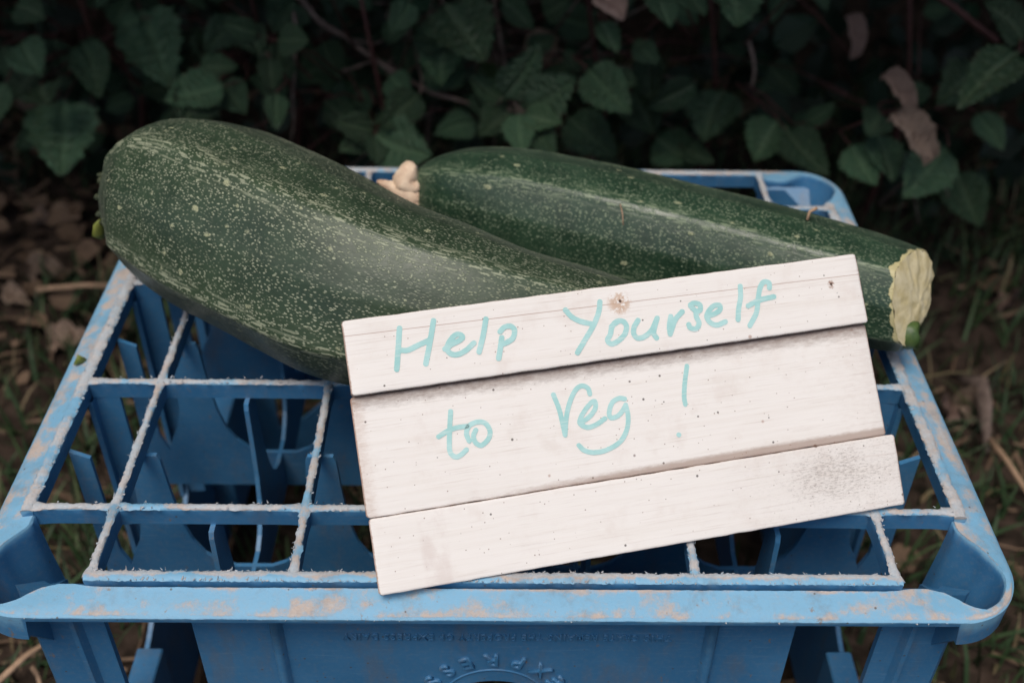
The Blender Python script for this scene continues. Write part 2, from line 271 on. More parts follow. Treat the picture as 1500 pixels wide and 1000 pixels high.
mb = MB()
for k in range(6500):
    x = g2.uniform(-1.3, 1.3); y = g2.uniform(-.5, 1.1)
    pile = math.exp(-((x+.50)**2/.05+(y-.60)**2/.03))
    if g2.random() > .38 + pile*1.2: continue
    L = g2.uniform(.008, .045); az = g2.uniform(0, 2*PI); r = g2.uniform(.0006, .0018)*(1+pile*.8)
    z = gh(x, y)+g2.uniform(.001, .012+.02*pile); tl = g2.uniform(-.3, .3)*L; bend = g2.uniform(-.2, .2)*L
    dx, dy = math.cos(az)*L/2, math.sin(az)*L/2
    if in_crate_leg(x, y): continue
    t = min(1, max(0, g2.gauss(.28, .2)))
    tube(mb, [(x-dx, y-dy, z-tl/2), (x-dy*bend/L, y+dx*bend/L, z), (x+dx, y+dy, z+tl/2)], r, 4, flat=.5, tone=[t]*12)
tag(mb.build('straw_litter', STRAW), 'broken dry straw and stalks scattered over the grass', 'straw litter', kind='stuff')

# leaf shapes ------------------------------------------------------
def leaf_mesh(name, mat_, n=15, m=4, width=.40, curl=.0, teeth=True, seed=0, pleat=.035, crumple=.012):
    r = random.Random(seed); v = []; ac = []; ve = []; f = []
    bend = r.uniform(-.12, .16); skew = r.uniform(-.05, .05)
    for i in range(n):
        t = i/(n-1)
        w_ = width*(math.sin(PI*min(1, t**.72))**.75)*(1-.25*t)+.004
        for j in range(-m, m+1):
            s = j/m; tt = t
            ww = w_
            if teeth and abs(j) == m: ww = w_*(1+(.10 if i % 2 else -.06)+(.05 if i % 4 == 1 else 0))*(1+r.uniform(-.04, .04))
            x = s*ww + skew*math.sin(PI*t); y = tt + .10*abs(s)*(1-t)*.8 - (.02*abs(s))
            pv = math.cos((y*1.0-abs(s)*.28)*PI*2*7)
            z = abs(s)**1.3*.10*(1 if curl == 0 else 1+curl*4)*w_*2.5 + pleat*pv*abs(s)*(1-abs(s)*.4)*w_*2.0 - bend*t*t - curl*.2*s*s*s + .02*math.sin(9*s+5*t+seed)
            z += crumple*(noise.noise(Vector((x*4, y*4, seed)))*2+noise.noise(Vector((x*11, y*11, seed+4)))); x += crumple*noise.noise(Vector((x*6, y*6, seed+9)))
            v.append((x, y, z)); ac.append(s); ve.append(1.0 if j == 0 else max(0, pv)**6*.9)
    for i in range(n-1):
        for j in range(2*m):
            a = i*(2*m+1)+j; f.append((a, a+1, a+2*m+2, a+2*m+1))
    me = bpy.data.meshes.new(name); me.from_pydata(v, [], f); me.materials.append(mat_)
    for k, vals in (('across', ac), ('vein', ve)):
        at = me.attributes.new(k, 'FLOAT', 'POINT'); at.data.foreach_set('value', vals)
    me.polygons.foreach_set('use_smooth', [True]*len(me.polygons)); me.update()
    return me
LEAVES = [leaf_mesh('leaf', LEAF, n=23, width=wd, seed=k, pleat=.055) for k, wd in enumerate((.36, .40, .33, .42, .30, .38))]
DEADS = [leaf_mesh('dead_leaf', DEADLEAF, n=19, m=5, width=.26, curl=.8, seed=20+k, crumple=.11) for k in range(3)]
def leaf_matrix(b, t, wr, tilt, up=.55):
    b, t = Vector(b), Vector(t); Y = t-b; L = Y.length; Y.normalize()
    N = Vector((tilt, -.75, up)); N = (N - Y*N.dot(Y)).normalized(); X = Y.cross(N)
    wr *= min(1.0, .052/L)**.6
    m = Matrix((X*L*wr, Y*L, N*L)).transposed().to_4x4(); m.translation = b
    return m
def place_mesh(name, me, M_, parent=None):
    o = bpy.data.objects.new(name, me); C.objects.link(o)
    if parent: o.parent = parent; o.matrix_local = Matrix.Translation(-Vector(parent.location)) @ M_
    else: o.matrix_world = M_
    return o

HANG = [leaf_mesh('dead_leaf', DRYLEAF, n=17, m=4, width=.22, curl=.9, seed=30+k, crumple=.04, teeth=False) for k in range(3)]
lit = MISC['litter']
labs = ['pale crumpled dead leaf lying in the litter left of the fat marrow', 'pinkish dead leaf just beside the blossom end of the fat marrow', 'brown dead leaf on the ground beyond the long straw',
        'tan dead leaf near the left edge of the photo', 'small brown dead leaf left of the crate rim', 'grey brown curled dead leaf right of the crate', 'dark dead leaf close to the right crate rim',
        'faded dead leaf behind the cut end of the dark marrow', 'thin tan dead leaf at the right edge', 'brown dead leaf seen through the left of the crate']
for k, (p, lb) in enumerate(zip(lit, labs)):
    z = gh(p[0], p[1])+.012; a = g2.uniform(0, 2*PI); L = g2.uniform(.026, .042)
    Y = Vector((math.cos(a), math.sin(a), g2.uniform(-.15, .35))).normalized(); N = Vector((g2.uniform(-.3, .3), g2.uniform(-.5, .1), 1)); N = (N-Y*N.dot(Y)).normalized(); X = Y.cross(N)
    mm = Matrix((X*L*1.1, Y*L, N*L)).transposed().to_4x4(); mm.translation = Vector((p[0], p[1], z))-Y*L/2
    tag(place_mesh('dead_leaf', DEADS[k % 3], mm), lb, 'dead leaf', 'dead leaves on the ground')
# litter of many crumpled brown leaves
mb = MB()
for k in range(420):
    x = g2.gauss(-.55, .22); y = g2.gauss(.66, .16)
    if k % 3 == 0: x = g2.uniform(-1.1, 1.1); y = g2.uniform(.2, 1.0)
    z = gh(x, y)+g2.uniform(.002, .02); L = g2.uniform(.012, .032); a = g2.uniform(0, 2*PI)
    Y = Vector((math.cos(a), math.sin(a), g2.uniform(-.4, .4))).normalized(); N = Vector((g2.uniform(-.7, .7), g2.uniform(-.7, .7), 1)); N = (N-Y*N.dot(Y)).normalized(); X = Y.cross(N)
    v = []; o = Vector((x, y, z)); cu = g2.uniform(.1, .5)
    for i in range(4):
        wq = (.15, .5, .42, .05)[i]*L
        for j in (-1, 0, 1): v.append(o + Y*(i/3*L) + X*(j*wq) + N*(abs(j)*wq*cu + g2.uniform(-.03, .03)*L))
    tn = min(1, max(.05, g2.gauss(.22, .16)))
    mb.add(v, [(a_, a_+1, a_+4, a_+3) for r_ in range(3) for a_ in (r_*3, r_*3+1)], tone=[tn]*12)
tag(mb.build('leaf_litter', STRAW, smooth=True), 'brown crumbled leaf litter under the brambles', 'leaf litter', kind='stuff')
slabs = ['long pale straw stalk poking out left of the crate', 'pale straw stalk standing at the right edge of the photo', 'thick tan stalk lying by the near left crate leg', 'thin straw by the near left crate leg']
for (x0, y0, z0, x1, y1, z1), lb, r in zip(MISC['straw'], slabs, (.0022, .0022, .003, .0016)):
    mb = MB(); z0 = max(z0, gh(x0, y0)+.004); a = Vector((x0, y0, z0)); b = Vector((x1, y1, z1)); d = (b-a)
    a = a-d*.3; b = b+d*.35
    tube(mb, [a, a.lerp(b, .4)+Vector((0, .002, .002)), b], [r*1.1, r, r*.7], 7, flat=.6, tone=[.95]*21)
    tag(mb.build('straw_stalk', STRAW, smooth=True), lb, 'straw', 'loose straw stalks')
mb = MB(); tube(mb, [(.385, .43, -.262), (.395, .40, -.244), (.390, .375, -.246), (.385, .34, -.264)], [.002, .007, .0065, .002], 9, flat=.35)
tag(mb.build('bark_piece', TWIG, smooth=True), 'dark grey arched piece of bark on the ground right of the crate', 'bark')

# ------------------------------------------------------------------ bramble hedge
blab = [('bramble with big dark drooping leaves hanging at the far left of the hedge', 0), ('bramble sprig of small bright leaves above the blossom end of the fat marrow', 1),
        ('bramble with broad leaves and a bare arching twig at the top left of centre', 2), ('low five leaved bramble sprig just above the dried flower of the dark marrow', 3),
        ('bramble with the palest leaf cluster in the middle of the hedge', 4), ('bramble sprig with scalloped leaves above the middle of the dark marrow', 5),
        ('dark bramble with leaves peeping in from the top right above the black gap', 6), ('bramble with one large round leaf at the right edge of the photo', 7)]
bush = []
h2 = random.Random(11)
for lb, k in blab:
    pts = [Vector(h[0:3]) for h in HERO if h[7] == k]; c = sum(pts, Vector())/len(pts)
    e = empty('bramble_bush', (c.x, c.y+.12, GZ), lb, 'bramble', 'brambles of the hedge behind the crate'); bush.append((e, c))
stems = [MB() for _ in bush]
for h in HERO:
    b, t, tone, k = Vector(h[0:3]), Vector(h[3:6]), h[6], h[7]
    e, c = bush[k]
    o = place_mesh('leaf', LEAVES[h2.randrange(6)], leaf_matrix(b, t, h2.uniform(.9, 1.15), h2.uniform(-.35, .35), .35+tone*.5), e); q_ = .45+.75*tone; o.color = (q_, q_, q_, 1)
    back = b + (b-t)*.35 + Vector((h2.uniform(-.01, .01), .02, -.01)); hub = c + Vector(((b.x-c.x)*.35, .05, -.02+(b.z-c.z)*.3))
    if (b-back).length > .001: tube(stems[k], [b, b.lerp(back, .7)+Vector((0, .004, 0)), b.lerp(hub, .6)+Vector((0, .015, -.004)), hub], [.0007, .0009, .0012, .0015], 5)
for k, (e, c) in enumerate(bush):
    # more leaflets of the same plant further in, each its own leaf
    for q in range((26, 24, 20, 20, 18, 7, 2, 7)[k]):
        rx = .11 if k != 7 else .13
        p = c + Vector((h2.gauss(0, rx), h2.uniform(.03, .16), h2.gauss(-.01, .07) + (.06 if k in (4, 5) else 0)*-1))
        if k in (6, 7) and h2.random() < .45: p.y += .12; p.z -= .08
        if k in (5, 6, 7): p.y += .06
        p.y = max(p.y, .50)
        a = h2.uniform(0, 2*PI); L = h2.uniform(.022, .048); d = Vector((math.cos(a), -.25, math.sin(a)*.8-.35)).normalized()
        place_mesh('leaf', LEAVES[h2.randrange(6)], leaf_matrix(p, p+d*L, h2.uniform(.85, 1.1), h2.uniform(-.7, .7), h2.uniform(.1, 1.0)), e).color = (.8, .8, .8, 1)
        hub = c + Vector(((p.x-c.x)*.4, .10, (p.z-c.z)*.3-.02)); tube(stems[k], [p, p.lerp(hub, .5)+Vector((0, .006, .004)), hub], [.0006, .0009, .0013], 4)
    tube(stems[k], [(e.location.x, e.location.y, GZ-.01), (c.x+.02, c.y+.13, (c.z+GZ)/2), c+Vector((0, .08, -.02)), c+Vector((-.03, .12, .16))], [.003, .0028, .002, .0015], 7)
    stems[k].build('stem', TWIG if k in (2, 4) else REDTWIG, e, smooth=True)
tl = ['long bare grey twig arching down to the pale leaf cluster', 'thin upright dry twig above the fat marrow', 'short pale broken twig stub in the black gap', 'dark red cane crossing the top right corner',
      'fine dry tendril hanging right of the curled dead leaf', 'tangled dry roots behind the cut end of the dark marrow', 'short grey side twig near the long arching twig', 'fine red twig above the middle bramble sprig']
for i, (pts, lb) in enumerate(zip(MISC['tw'], tl)):
    r = (.0024, .0014, .0018, .0028, .0007, .0012, .0012, .0007)[i]
    P = spline(pts, 22); P = [Vector(p)+Vector((noise.noise(Vector(p)*30+Vector((i, 0, 0)))*.004, 0, noise.noise(Vector(p)*30+Vector((5, i, 0)))*.004)) for p in P]
    mb = MB(); tube(mb, P, [r*(1.15-.4*j/21+.12*math.sin(j*1.7)) for j in range(22)], 7)
    tag(mb.build('twig', REDTWIG if i in (3, 7) else TWIG, smooth=True), lb, 'twig', 'bare twigs in the hedge')
dl = ['upper of two curled pinkish brown dead leaves hanging in the right of the hedge', 'lower and larger of two curled pinkish brown dead leaves hanging right', 'pale tan dead leaf hanging at the top edge of the photo', 'dim grey brown dead leaf hanging in the black gap at the top right']
for i, (h, lb) in enumerate(zip(MISC['dead'], dl)):
    tag(place_mesh('dead_leaf', HANG[i % 3], leaf_matrix(h[:3], h[3:], (.50, .62, 1.5, .6)[i], .5, .9)), lb, 'dead leaf', 'dead leaves caught in the brambles')
# the mass of foliage behind, below and above them
mb = MB(); h3 = random.Random(5)
def far_leaf(p, L, t):
    a = h3.uniform(0, 2*PI); Y = Vector((math.cos(a), h3.uniform(-.6, .3), math.sin(a)-.4)).normalized()
    N = Vector((h3.uniform(-.8, .8), -.7, h3.uniform(.0, 1.0))); N = (N-Y*N.dot(Y)).normalized(); X = Y.cross(N); v = []
    for s, wq in ((0, .05), (.22, .33), (.5, .38), (.8, .2), (1, .01)):
        for j in (-1, 0, 1): v.append(p + Y*s*L + X*j*wq*L*h3.uniform(.85, 1.15) + N*(abs(j)*.10-.25*s*s)*L)
    mb.add(v, [(a_, a_+1, a_+4, a_+3) for r_ in range(4) for a_ in (r_*3, r_*3+1)], tone=[t]*15)
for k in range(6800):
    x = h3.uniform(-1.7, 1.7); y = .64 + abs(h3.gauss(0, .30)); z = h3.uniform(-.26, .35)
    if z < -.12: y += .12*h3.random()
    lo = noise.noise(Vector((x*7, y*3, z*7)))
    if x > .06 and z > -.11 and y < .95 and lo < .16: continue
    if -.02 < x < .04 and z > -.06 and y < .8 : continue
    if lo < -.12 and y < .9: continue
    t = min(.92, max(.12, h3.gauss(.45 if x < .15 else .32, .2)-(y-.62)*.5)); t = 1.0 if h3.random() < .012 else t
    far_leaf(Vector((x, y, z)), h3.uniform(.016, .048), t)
for k in range(7500):                                   # upper part of the hedge, above the picture
    x = h3.uniform(-1.8, 1.8); z = .25 + h3.random()**1.0*1.1; y = .50 + .05*noise.noise(Vector((x*3, z*3, 1))) - .10*min(1, (z-.25)/.4) + h3.random()**1.3*.8
    far_leaf(Vector((x, y, z)), h3.uniform(.035, .075), h3.uniform(.25, .85))
for k in range(9000):                                   # unseen leaves added overhead to shade the hedge
    x = h3.uniform(-1.6, 1.6); y = .24+.36*h3.random()+.05*noise.noise(Vector((x*3, 0, 7))); z = .36 + .30*max(0, .55-y) + h3.random()*.45
    far_leaf(Vector((x, y, z)), h3.uniform(.035, .075), h3.uniform(.25, .85))
tag(mb.build('hedge_foliage', FARLEAF), 'dark mass of hedge leaves behind and above the bramble sprigs, with unseen leaves added overhead for shade', 'hedge', kind='stuff')
mb = MB()                                               # dark backing added behind the hedge so its gaps stay black
X_ = np.linspace(-3, 3, 60); Z_ = np.linspace(0, 1, 14); v = []
for x in X_:
    for q in Z_:
        v.append((x, 1.02+.30*q+.06*noise.noise(Vector((x*3, q*4, 0))), GZ-.03+1.0*q+.05*noise.noise(Vector((x*5, q*5, 4)))))
k0 = len(v); v += [(x, 2.0, GZ+.95+.05*noise.noise(Vector((x*2, 2, 4)))) for x in X_] + [(x, 3.2, GZ-.03) for x in X_]
f = [(a, d, c, b) for a, b, c, d in grid_faces(60, 14)]
f += [(i*14+13, (i+1)*14+13, k0+i+1, k0+i) for i in range(59)] + [(k0+i, k0+i+1, k0+61+i, k0+60+i) for i in range(59)]
mb.add(v, f); tag(mb.build('dark_backing', SOIL, smooth=True), kind='structure')

# ------------------------------------------------------------------ the milk crate, upside down
crate = empty('milk_crate', (0, .1575, GZ), 'scuffed blue plastic milk crate standing upside down on the grass', 'crate')
XO, Y0, Y1, RC = .2111, -.015, .330, .027
cr = random.Random(2)
def nz(x, y, z, s): return noise.noise(Vector((x*s, y*s, z*s)))
def jit(x, y, k, amp=.0004): return amp*(nz(x, y, k*.37, 700)+.8*nz(x, y, k*.91+5, 240))
# rim: swept round the outline, with open pockets at the four corners
mb = MB()
per = []                                          # (point, inward normal, kind, q)
def corner(cx, cy, a0):
    return [(cx+RC*math.cos(a), cy+RC*math.sin(a), -math.cos(a), -math.sin(a), a-a0) for a in np.linspace(a0, a0+PI/2, 19)]
def edge(p, q, nx, ny, side):
    L = math.hypot(q[0]-p[0], q[1]-p[1]); n = int(L/.0016); out = []
    for i in range(1, n):
        t = i/n; d = min(t, 1-t)*L; out.append((p[0]+(q[0]-p[0])*t, p[1]+(q[1]-p[1])*t, nx, ny, side, d+RC*PI/4))
    return out
for (cx, cy, a0, e0) in ((XO-RC, Y0+RC, -PI/2, 0), (XO-RC, Y1-RC, 0, 1), (-XO+RC, Y1-RC, PI/2, 0), (-XO+RC, Y0+RC, PI, 1)):
    for (x, y, nx, ny, da) in corner(cx, cy, a0):
        first = da < PI/4; kind = ('f' if e0 == 0 else 's') if first else ('s' if e0 == 0 else 'f')
        per.append((x, y, nx, ny, kind, RC*abs(da-PI/4)))
    if a0 == -PI/2: per += edge((XO, Y0+RC), (XO, Y1-RC), -1, 0, 's')
    elif a0 == 0: per += edge((XO-RC, Y1), (-XO+RC, Y1), 0, -1, 'f')
    elif a0 == PI/2: per += edge((-XO, Y1-RC), (-XO, Y0+RC), 1, 0, 's')
    else: per += edge((-XO+RC, Y0), (XO-RC, Y0), 0, 1, 'f')
v = []; wear = []
for (x, y, nx, ny, kind, q) in per:
    if kind == 'f': W = lerp([0, .010, .018, .026, .032, .038, .046, .05], [.0036, .0040, .0085, .0138, .0152, .0150, .0130, .0124], q)
    else: W = lerp([0, .012, .020, .030, .038, .0445, .0475], [.0036, .0040, .0055, .0100, .0172, .0178, .0124], q)
    zo = -.0066; zi = lerp([0, .03, .05], [-.0064, -.0052, -.0030], q)
    k = 1.0 if q < (.0215 if kind == 'f' else .0447) else 0.0
    zob = lerp([0, 1], [zo-.0034, -.0215], k); zib = lerp([0, 1], [zi-.0040, -.0105], k)
    fl = lerp([0, 1], [W-.0004, max(.0095, W+.0006)], k); fz = lerp([0, 1], [zi-.0042, -.0230], k); fo = lerp([0, 1], [W-.0006, .0206], k); fz2 = lerp([0, 1], [zi-.0044, -.0500], k)
    prof = [(0, zob, 0), (-.0002, zo-.0010, .35), (.0010, zo, .86 if W < .007 else .72), (W*.40, zo+(zi-zo)*.42+.0002, .66), (W*.8, zo+(zi-zo)*.85, .60), (W-.0009, zi, .74), (W, zi-.0012, .25), (W, zib, 0), (fl, fz, 0), (fo, fz2, 0), (fo, fz2-.0016, 0), (.0022, zob-.0001, 0)]
    for i, (o_, z, we) in enumerate(prof):
        jj = jit(x, y, i, .00014) if i in (1, 2, 5, 6) else 0
        v.append((x+nx*(o_+jj), y+ny*(o_+jj), z+jj*.6)); wear.append(max(0, we+(.10 if kind == 's' and i in (3, 4, 5) and q > .05 else 0)+.25*nz(x, y, i, 40)) if we else 0)
NP = 12; N = len(per)
mb.add(v, [f[::-1] for f in grid_faces(N, NP, True, True)], wear=wear)
mb.build('rim', BLUE, crate, smooth=False)
for p_ in crate.children[0].data.polygons: p_.use_smooth = True
crate.children[0].data.set_sharp_from_angle(angle=math.radians(38))

def bar(p, q, w_, h, ztop, name='base_bar', fade=(1, 1, 1), joint=()):
    """a rib of the crate base with a ragged worn top"""
    mb = MB(); p, q = Vector(p), Vector(q); d = (q-p); L = d.length; d.normalize(); nrm = Vector((-d.y, d.x, 0)); n = max(4, int(L/.0011)); v = []; we = []
    for i in range(n+1):
        s = i/n*L; c = p+d*s; fl = 0
        for jx in joint: fl = max(fl, math.exp(-((s-jx)/.0045)**2))
        hw = w_/2*(1+.55*fl)
        a = jit(c.x, c.y, 11, .00075); b = jit(c.x, c.y, 23, .00075); zz = jit(c.x, c.y, 31, .00035)
        ch = .0007*max(0, nz(c.x, c.y, 3, 330)-.35)
        for o_, z, wv in ((-hw*.72, ztop-h, 0), (-hw*.80, ztop-h*.5, 0), (-hw, ztop-.0016, 0), (-hw-a-ch, ztop-.0007, .8*fade[0]), (-hw*.55-a*.5, ztop+zz, fade[0]), (0, ztop+.0002+zz*.7, .94*fade[1]), (hw*.55+b*.5, ztop+zz, fade[2]), (hw+b+ch, ztop-.0007, .8*fade[2]), (hw, ztop-.0016, 0), (hw*.80, ztop-h*.5, 0), (hw*.72, ztop-h, 0)):
            v.append(c+nrm*o_+Vector((0, 0, z))); we.append(wv*(.97+.30*nz(c.x, c.y, 2, 45)+.22*nz(c.x, c.y, 8, 170)) if wv else 0)
    m = 11
    mb.add(v, [f[::-1] for f in grid_faces(n+1, m, True)] + [tuple(range(m)), tuple(n*m+k for k in range(m-1, -1, -1))], wear=we)
    o = mb.build(name, BLUE, crate, smooth=True); o.data.set_sharp_from_angle(angle=math.radians(40)); return o
YB = [.0368, .1168, .1968, .2768]
for k, y in enumerate(YB): bar((-.1940, y, 0), (.1940, y, 0), .0034, .0100, -.0001-.00005*k, joint=[.1940+u*S for u in (-2,-1,0,1,2)]+[0, .388])
for k, u in enumerate((-2, -1, 0, 1, 2)): bar((u*S, -.001, 0), (u*S, .3160, 0), .0033, .0101, .0001+.00004*k, joint=[.001]+[yy+.001 for yy in YB]+[.316])
bar((-.1618, 0, 0), (.1618, 0, 0), .0052, .0095, .0004, 'edge_bar', (.64, .92, 1.15)); bar((-.1618, .3152, 0), (.1618, .3152, 0), .0052, .0095, .0004, 'edge_bar')
bar((-.1964, .0340, 0), (-.1964, .2810, 0), .0054, .0098, -.0004, 'edge_bar'); bar((.1964, .0340, 0), (.1964, .2810, 0), .0054, .0098, -.0004, 'edge_bar')
# little frayed curls and crumbs of plastic along the edges
mb = MB(); fr = random.Random(9)
def fray(x, y, z, big=1.0):
    a = fr.uniform(0, 2*PI); L = fr.uniform(.0005, .0014)*big; d = Vector((math.cos(a), math.sin(a), fr.uniform(-.2, .8))); s = Vector((-d.y, d.x, .2))*fr.uniform(.15, .4)
    p = Vector((x, y, z)); mb.add([p-s*L, p+s*L, p+d*L+s*L*.4+Vector((0, 0, L*.4)), p+d*L*.9-s*L*.3, p+Vector((0, 0, L*.35))], [(0,1,2,3), (0,4,1), (1,4,2), (2,4,3), (3,4,0)], wear=[1.2]*5)
for k in range(1500):
    r = fr.random()
    if r < .45: y = fr.choice(YB+[0, .0]); x = fr.uniform(-.19 if y else -.16, .19 if y else .16); y += fr.choice((-1, 1))*(.0016 if y else .0024); fray(x, y, .0001)
    elif r < .8: x = fr.choice((-2, -1, 0, 1, 2))*S+fr.choice((-1, 1))*.0016; fray(x, fr.uniform(0, .315), .0001)
    elif r < .92: x = fr.choice((-1, 1))*(.1964-.0027); fray(x, fr.uniform(.036, .28), -.0004, 1.2)
    else: fray(fr.uniform(-.185, .185), Y0+.0001, -.0080, .8)
mb.build('frayed_plastic', BLUE, crate)['kind'] = 'stuff'

# front and back walls: panel with a finger hole, ribs, corner legs
def circle_arc(cx, cz, rx, rz, n=40, a0=0, a1=2*PI): return [(cx+rx*math.cos(a), cz+rz*math.sin(a)) for a in np.linspace(a0, a1, n, endpoint=(a1-a0 < 6.2))]
HZ = -.0855
def wall(yc, sgn):
    mb = MB(); out = [(-.125, -.0088), (.125, -.0088), (.125, -.19), (.150, -.215), (.187, -.222), (.187, -.262), (-.187, -.262), (-.187, -.222), (-.150, -.215), (-.125, -.19)]
    hole = circle_arc(0, HZ, .0215, .0148)
    plate(mb, [out, hole], .0024, lambda a, b, c: (a, yc+c, b)); mb.build('wall_panel', BLUE, crate)
    mb = MB(); n = 48; v = []
    for i in range(n):                                  # raised ring round the hole
        a = 2*PI*i/n
        for r, d in ((.0226, 0.0), (.0228, .0006), (.0233, .0006), (.0236, 0.0)): v.append((r*math.cos(a), yc-sgn*(.0011+d), HZ+r*math.sin(a)))
    mb.add(v, grid_faces(n, 4, False, True)); mb.build('handle_ring', BLUE, crate, smooth=True)
    for s in (-1, 1):
        mb = MB(); x = s*.0905
        prof = [(-.0030, 0), (-.0019, .0030), (-.0008, .0040), (.0008, .0040), (.0019, .0030), (.0030, 0)]
        v = [(x+a, yc-sgn*(.0009+b), z) for z in (-.0092, -.05, -.12, -.2, -.26) for a, b in prof]
        mb.add(v, grid_faces(5, 6) + [tuple(range(6))], wear=[.18]*len(v)); mb.build('wall_rib', BLUE, crate, smooth=True)
wall(.0016, 1); wall(.3134, -1)
for sx in (-1, 1):
    for fy in (0, 1):
        Yf = (lambda y: y) if fy == 0 else (lambda y: .315-y)
        mb = MB(); sec = [(.1610, .0034), (.1610, .0004), (.1700, .0002), (.1718, -.0030), (.1738, -.0030), (.1752, .0002), (.1900, .0002), (.1925, .0026), (.1950, .0345), (.1900, .0345), (.1885, .0052), (.1772, .0034)]
        v = []
        for z in (-.0098, -.022, -.06, -.14, -.262):
            for x, y in sec: v.append((sx*x, Yf(y), min(z, -.0098-.036*min(1, max(0, (y-.004)/.004))) if y > .0045 else z))
        m = len(sec); flip = (sx < 0) != (fy == 1)
        fs = [f if flip else f[::-1] for f in grid_faces(5, m, True)] + [tuple(range(m))]
        mb.add(v, fs, wear=[.12 if i % m in (3, 4) else 0 for i in range(len(v))]); o = mb.build('corner_leg', BLUE, crate, smooth=True); o.data.set_sharp_from_angle(angle=math.radians(35))
# side walls: T-shaped posts, lower skirt with a ledge
for sx in (-1, 1):
    for y in YB[1:3]:
        mb = MB(); hw = .0062
        sec = [(.1955, y-hw), (.1955, y+hw), (.1930, y+hw), (.1930, y+.0014), (.1815, y+.0010), (.1815, y-.0010), (.1930, y-.0014), (.1930, y-hw)]
        v = [(sx*x, yy, z) for z in (-.0090, -.06, -.16) for x, yy in sec]
        mb.add(v, [f if sx > 0 else f[::-1] for f in grid_faces(3, 8, True)], wear=[.1]*len(v)); mb.build('side_post', BLUE, crate)
    mb = MB(); top = []
    for i in range(60):
        y = .004+.307*i/59; top.append((y, -.150-.022*abs(math.sin(PI*(y-.037)/.08))**.6))
    plate(mb, [[(.004, -.262)]+top+[(.311, -.262)]], .0026, lambda a, b, c: (sx*(.1925+c), a, b)); mb.build('lower_side', BLUE, crate)
    for ya, yb in ((.0040, .0755), (.2385, .3110)):
        mb = MB(); ca, cb = (ya, yb); box(mb, min(sx*.1775, sx*.1912), max(sx*.1775, sx*.1912), ca, cb, -.236, -.1535, bev=.0008); mb.build('stacking_lug', BLUE, crate)
mb = MB(); per2 = [(-.1975, -.0032), (.1975, -.0032), (.1975, .3182), (-.1975, .3182)]
for (a, b) in zip(per2, per2[1:]+per2[:1]):
    x0, x1 = sorted((a[0], b[0])); y0, y1 = sorted((a[1], b[1])); box(mb, x0-.002, x1+.002, y0-.002, y1+.002, -.272, -.2625)
mb.build('foot_rim', BLUE, crate)
# bottle dividers: plates with deep rounded cut-outs
def hw_at(z): return lerp([-.088, -.0865, -.083, -.077, -.068, -.055, -.035, -.0130, -.0098], [.040, .031, .0235, .0175, .0130, .0100, .0082, .0070, .0058], z)
ZS = [-.0098, -.0130, -.035, -.055, -.068, -.077, -.083, -.0865]
def divider(lo, hi, centres, fn, name):
    loop = []
    tabs = [(c, c) for c in centres]
    loop.append((lo, -.112)); 
    # left end tab
    for z in ZS: loop.append((lo+(.0075 if z < -.02 else .0068)+max(0, hw_at(z)-.0100)*.5, z)) if False else None
    loop.append((lo, -.0078)); loop.append((lo+.0085, -.0120)); loop.append((lo+.0088, -.045)); loop.append((lo+.0090, -.075)); loop.append((lo+.0125, -.0855))
    for c in centres:
        l, r = [], []
        for z in reversed(ZS): l.append((c-min(hw_at(z), .0385), z))
        for z in ZS: r.append((c+min(hw_at(z), .0385), z))
        loop += [p for p in l if p[0] > loop[-1][0]+1e-5 or len(l) == 0]; loop += [p for p in r if p[0] < hi-.0135]
    loop += [(hi-.0125, -.0855), (hi-.0090, -.075), (hi-.0088, -.045), (hi-.0085, -.0120), (hi, -.0078), (hi, -.112)]
    mb = MB(); plate(mb, [loop], .0022, fn); return mb.build(name, BLUE, crate)
for y in (.0768, .1568, .2368): divider(-.1930, .1930, [u*S for u in (-2,-1,0,1,2)], lambda a, b, c, y=y: (a, y+c, b), 'divider')
for x in (-.12, -.04, .04, .12): divider(.0032, .3118, YB, lambda a, b, c, x=x: (x+c, a, b-.0003), 'divider')

# raised lettering on the near wall (it reads upside down, as the crate stands)
def letter(txt, size, pos, ang, ext, name='raised_letter', fit=None):
    cu = bpy.data.curves.new('t', 'FONT'); cu.body = txt; cu.size = size; cu.extrude = ext; cu.bevel_depth = ext*.35; cu.bevel_resolution = 0; cu.align_x = 'CENTER'; cu.align_y = 'CENTER'
    cu.space_character = 1.25 if len(txt) > 1 else 1.0; cu.resolution_u = 3
    t = bpy.data.objects.new('t', cu); C.objects.link(t); bpy.context.view_layer.update()
    me = bpy.data.meshes.new_from_object(t.evaluated_get(bpy.context.evaluated_depsgraph_get())); bpy.data.objects.remove(t)
    if fit:
        xs2 = [q.co.x for q in me.vertices]; k2 = fit/(max(xs2)-min(xs2)); me.transform(Matrix.Diagonal((k2, 1, 1, 1)))
    me.materials.clear(); me.materials.append(BLUE)
    o = bpy.data.objects.new(name, me); C.objects.link(o); o.parent = crate
    B = Matrix(((-1, 0, 0), (0, 0, -1), (0, -1, 0))).to_4x4() @ Matrix.Rotation(ang, 4, 'Z')
    B.translation = Vector(pos)-crate.location; o.matrix_local = B; return o
xx = .0745
line = 'THIS CRATE REMAINS THE PROPERTY OF EXPRESS DAIRY'
for word_i, word in enumerate(line.split(' ')):
    wlen = len(word)*.00300
    letter(word, .0058, (xx-wlen/2, .00020, -.0389), 0, .00042, 'raised_word', wlen-.0003); xx -= wlen+.0021
for ch, a in zip('EXPRESS', (60, 40.5, 19.5, -2, -22.5, -41.5, -60.5)):
    r = math.radians(a); letter(ch, .0105, (.0311*math.sin(r), .00025, HZ+.0311*math.cos(r)), -r, .0009)

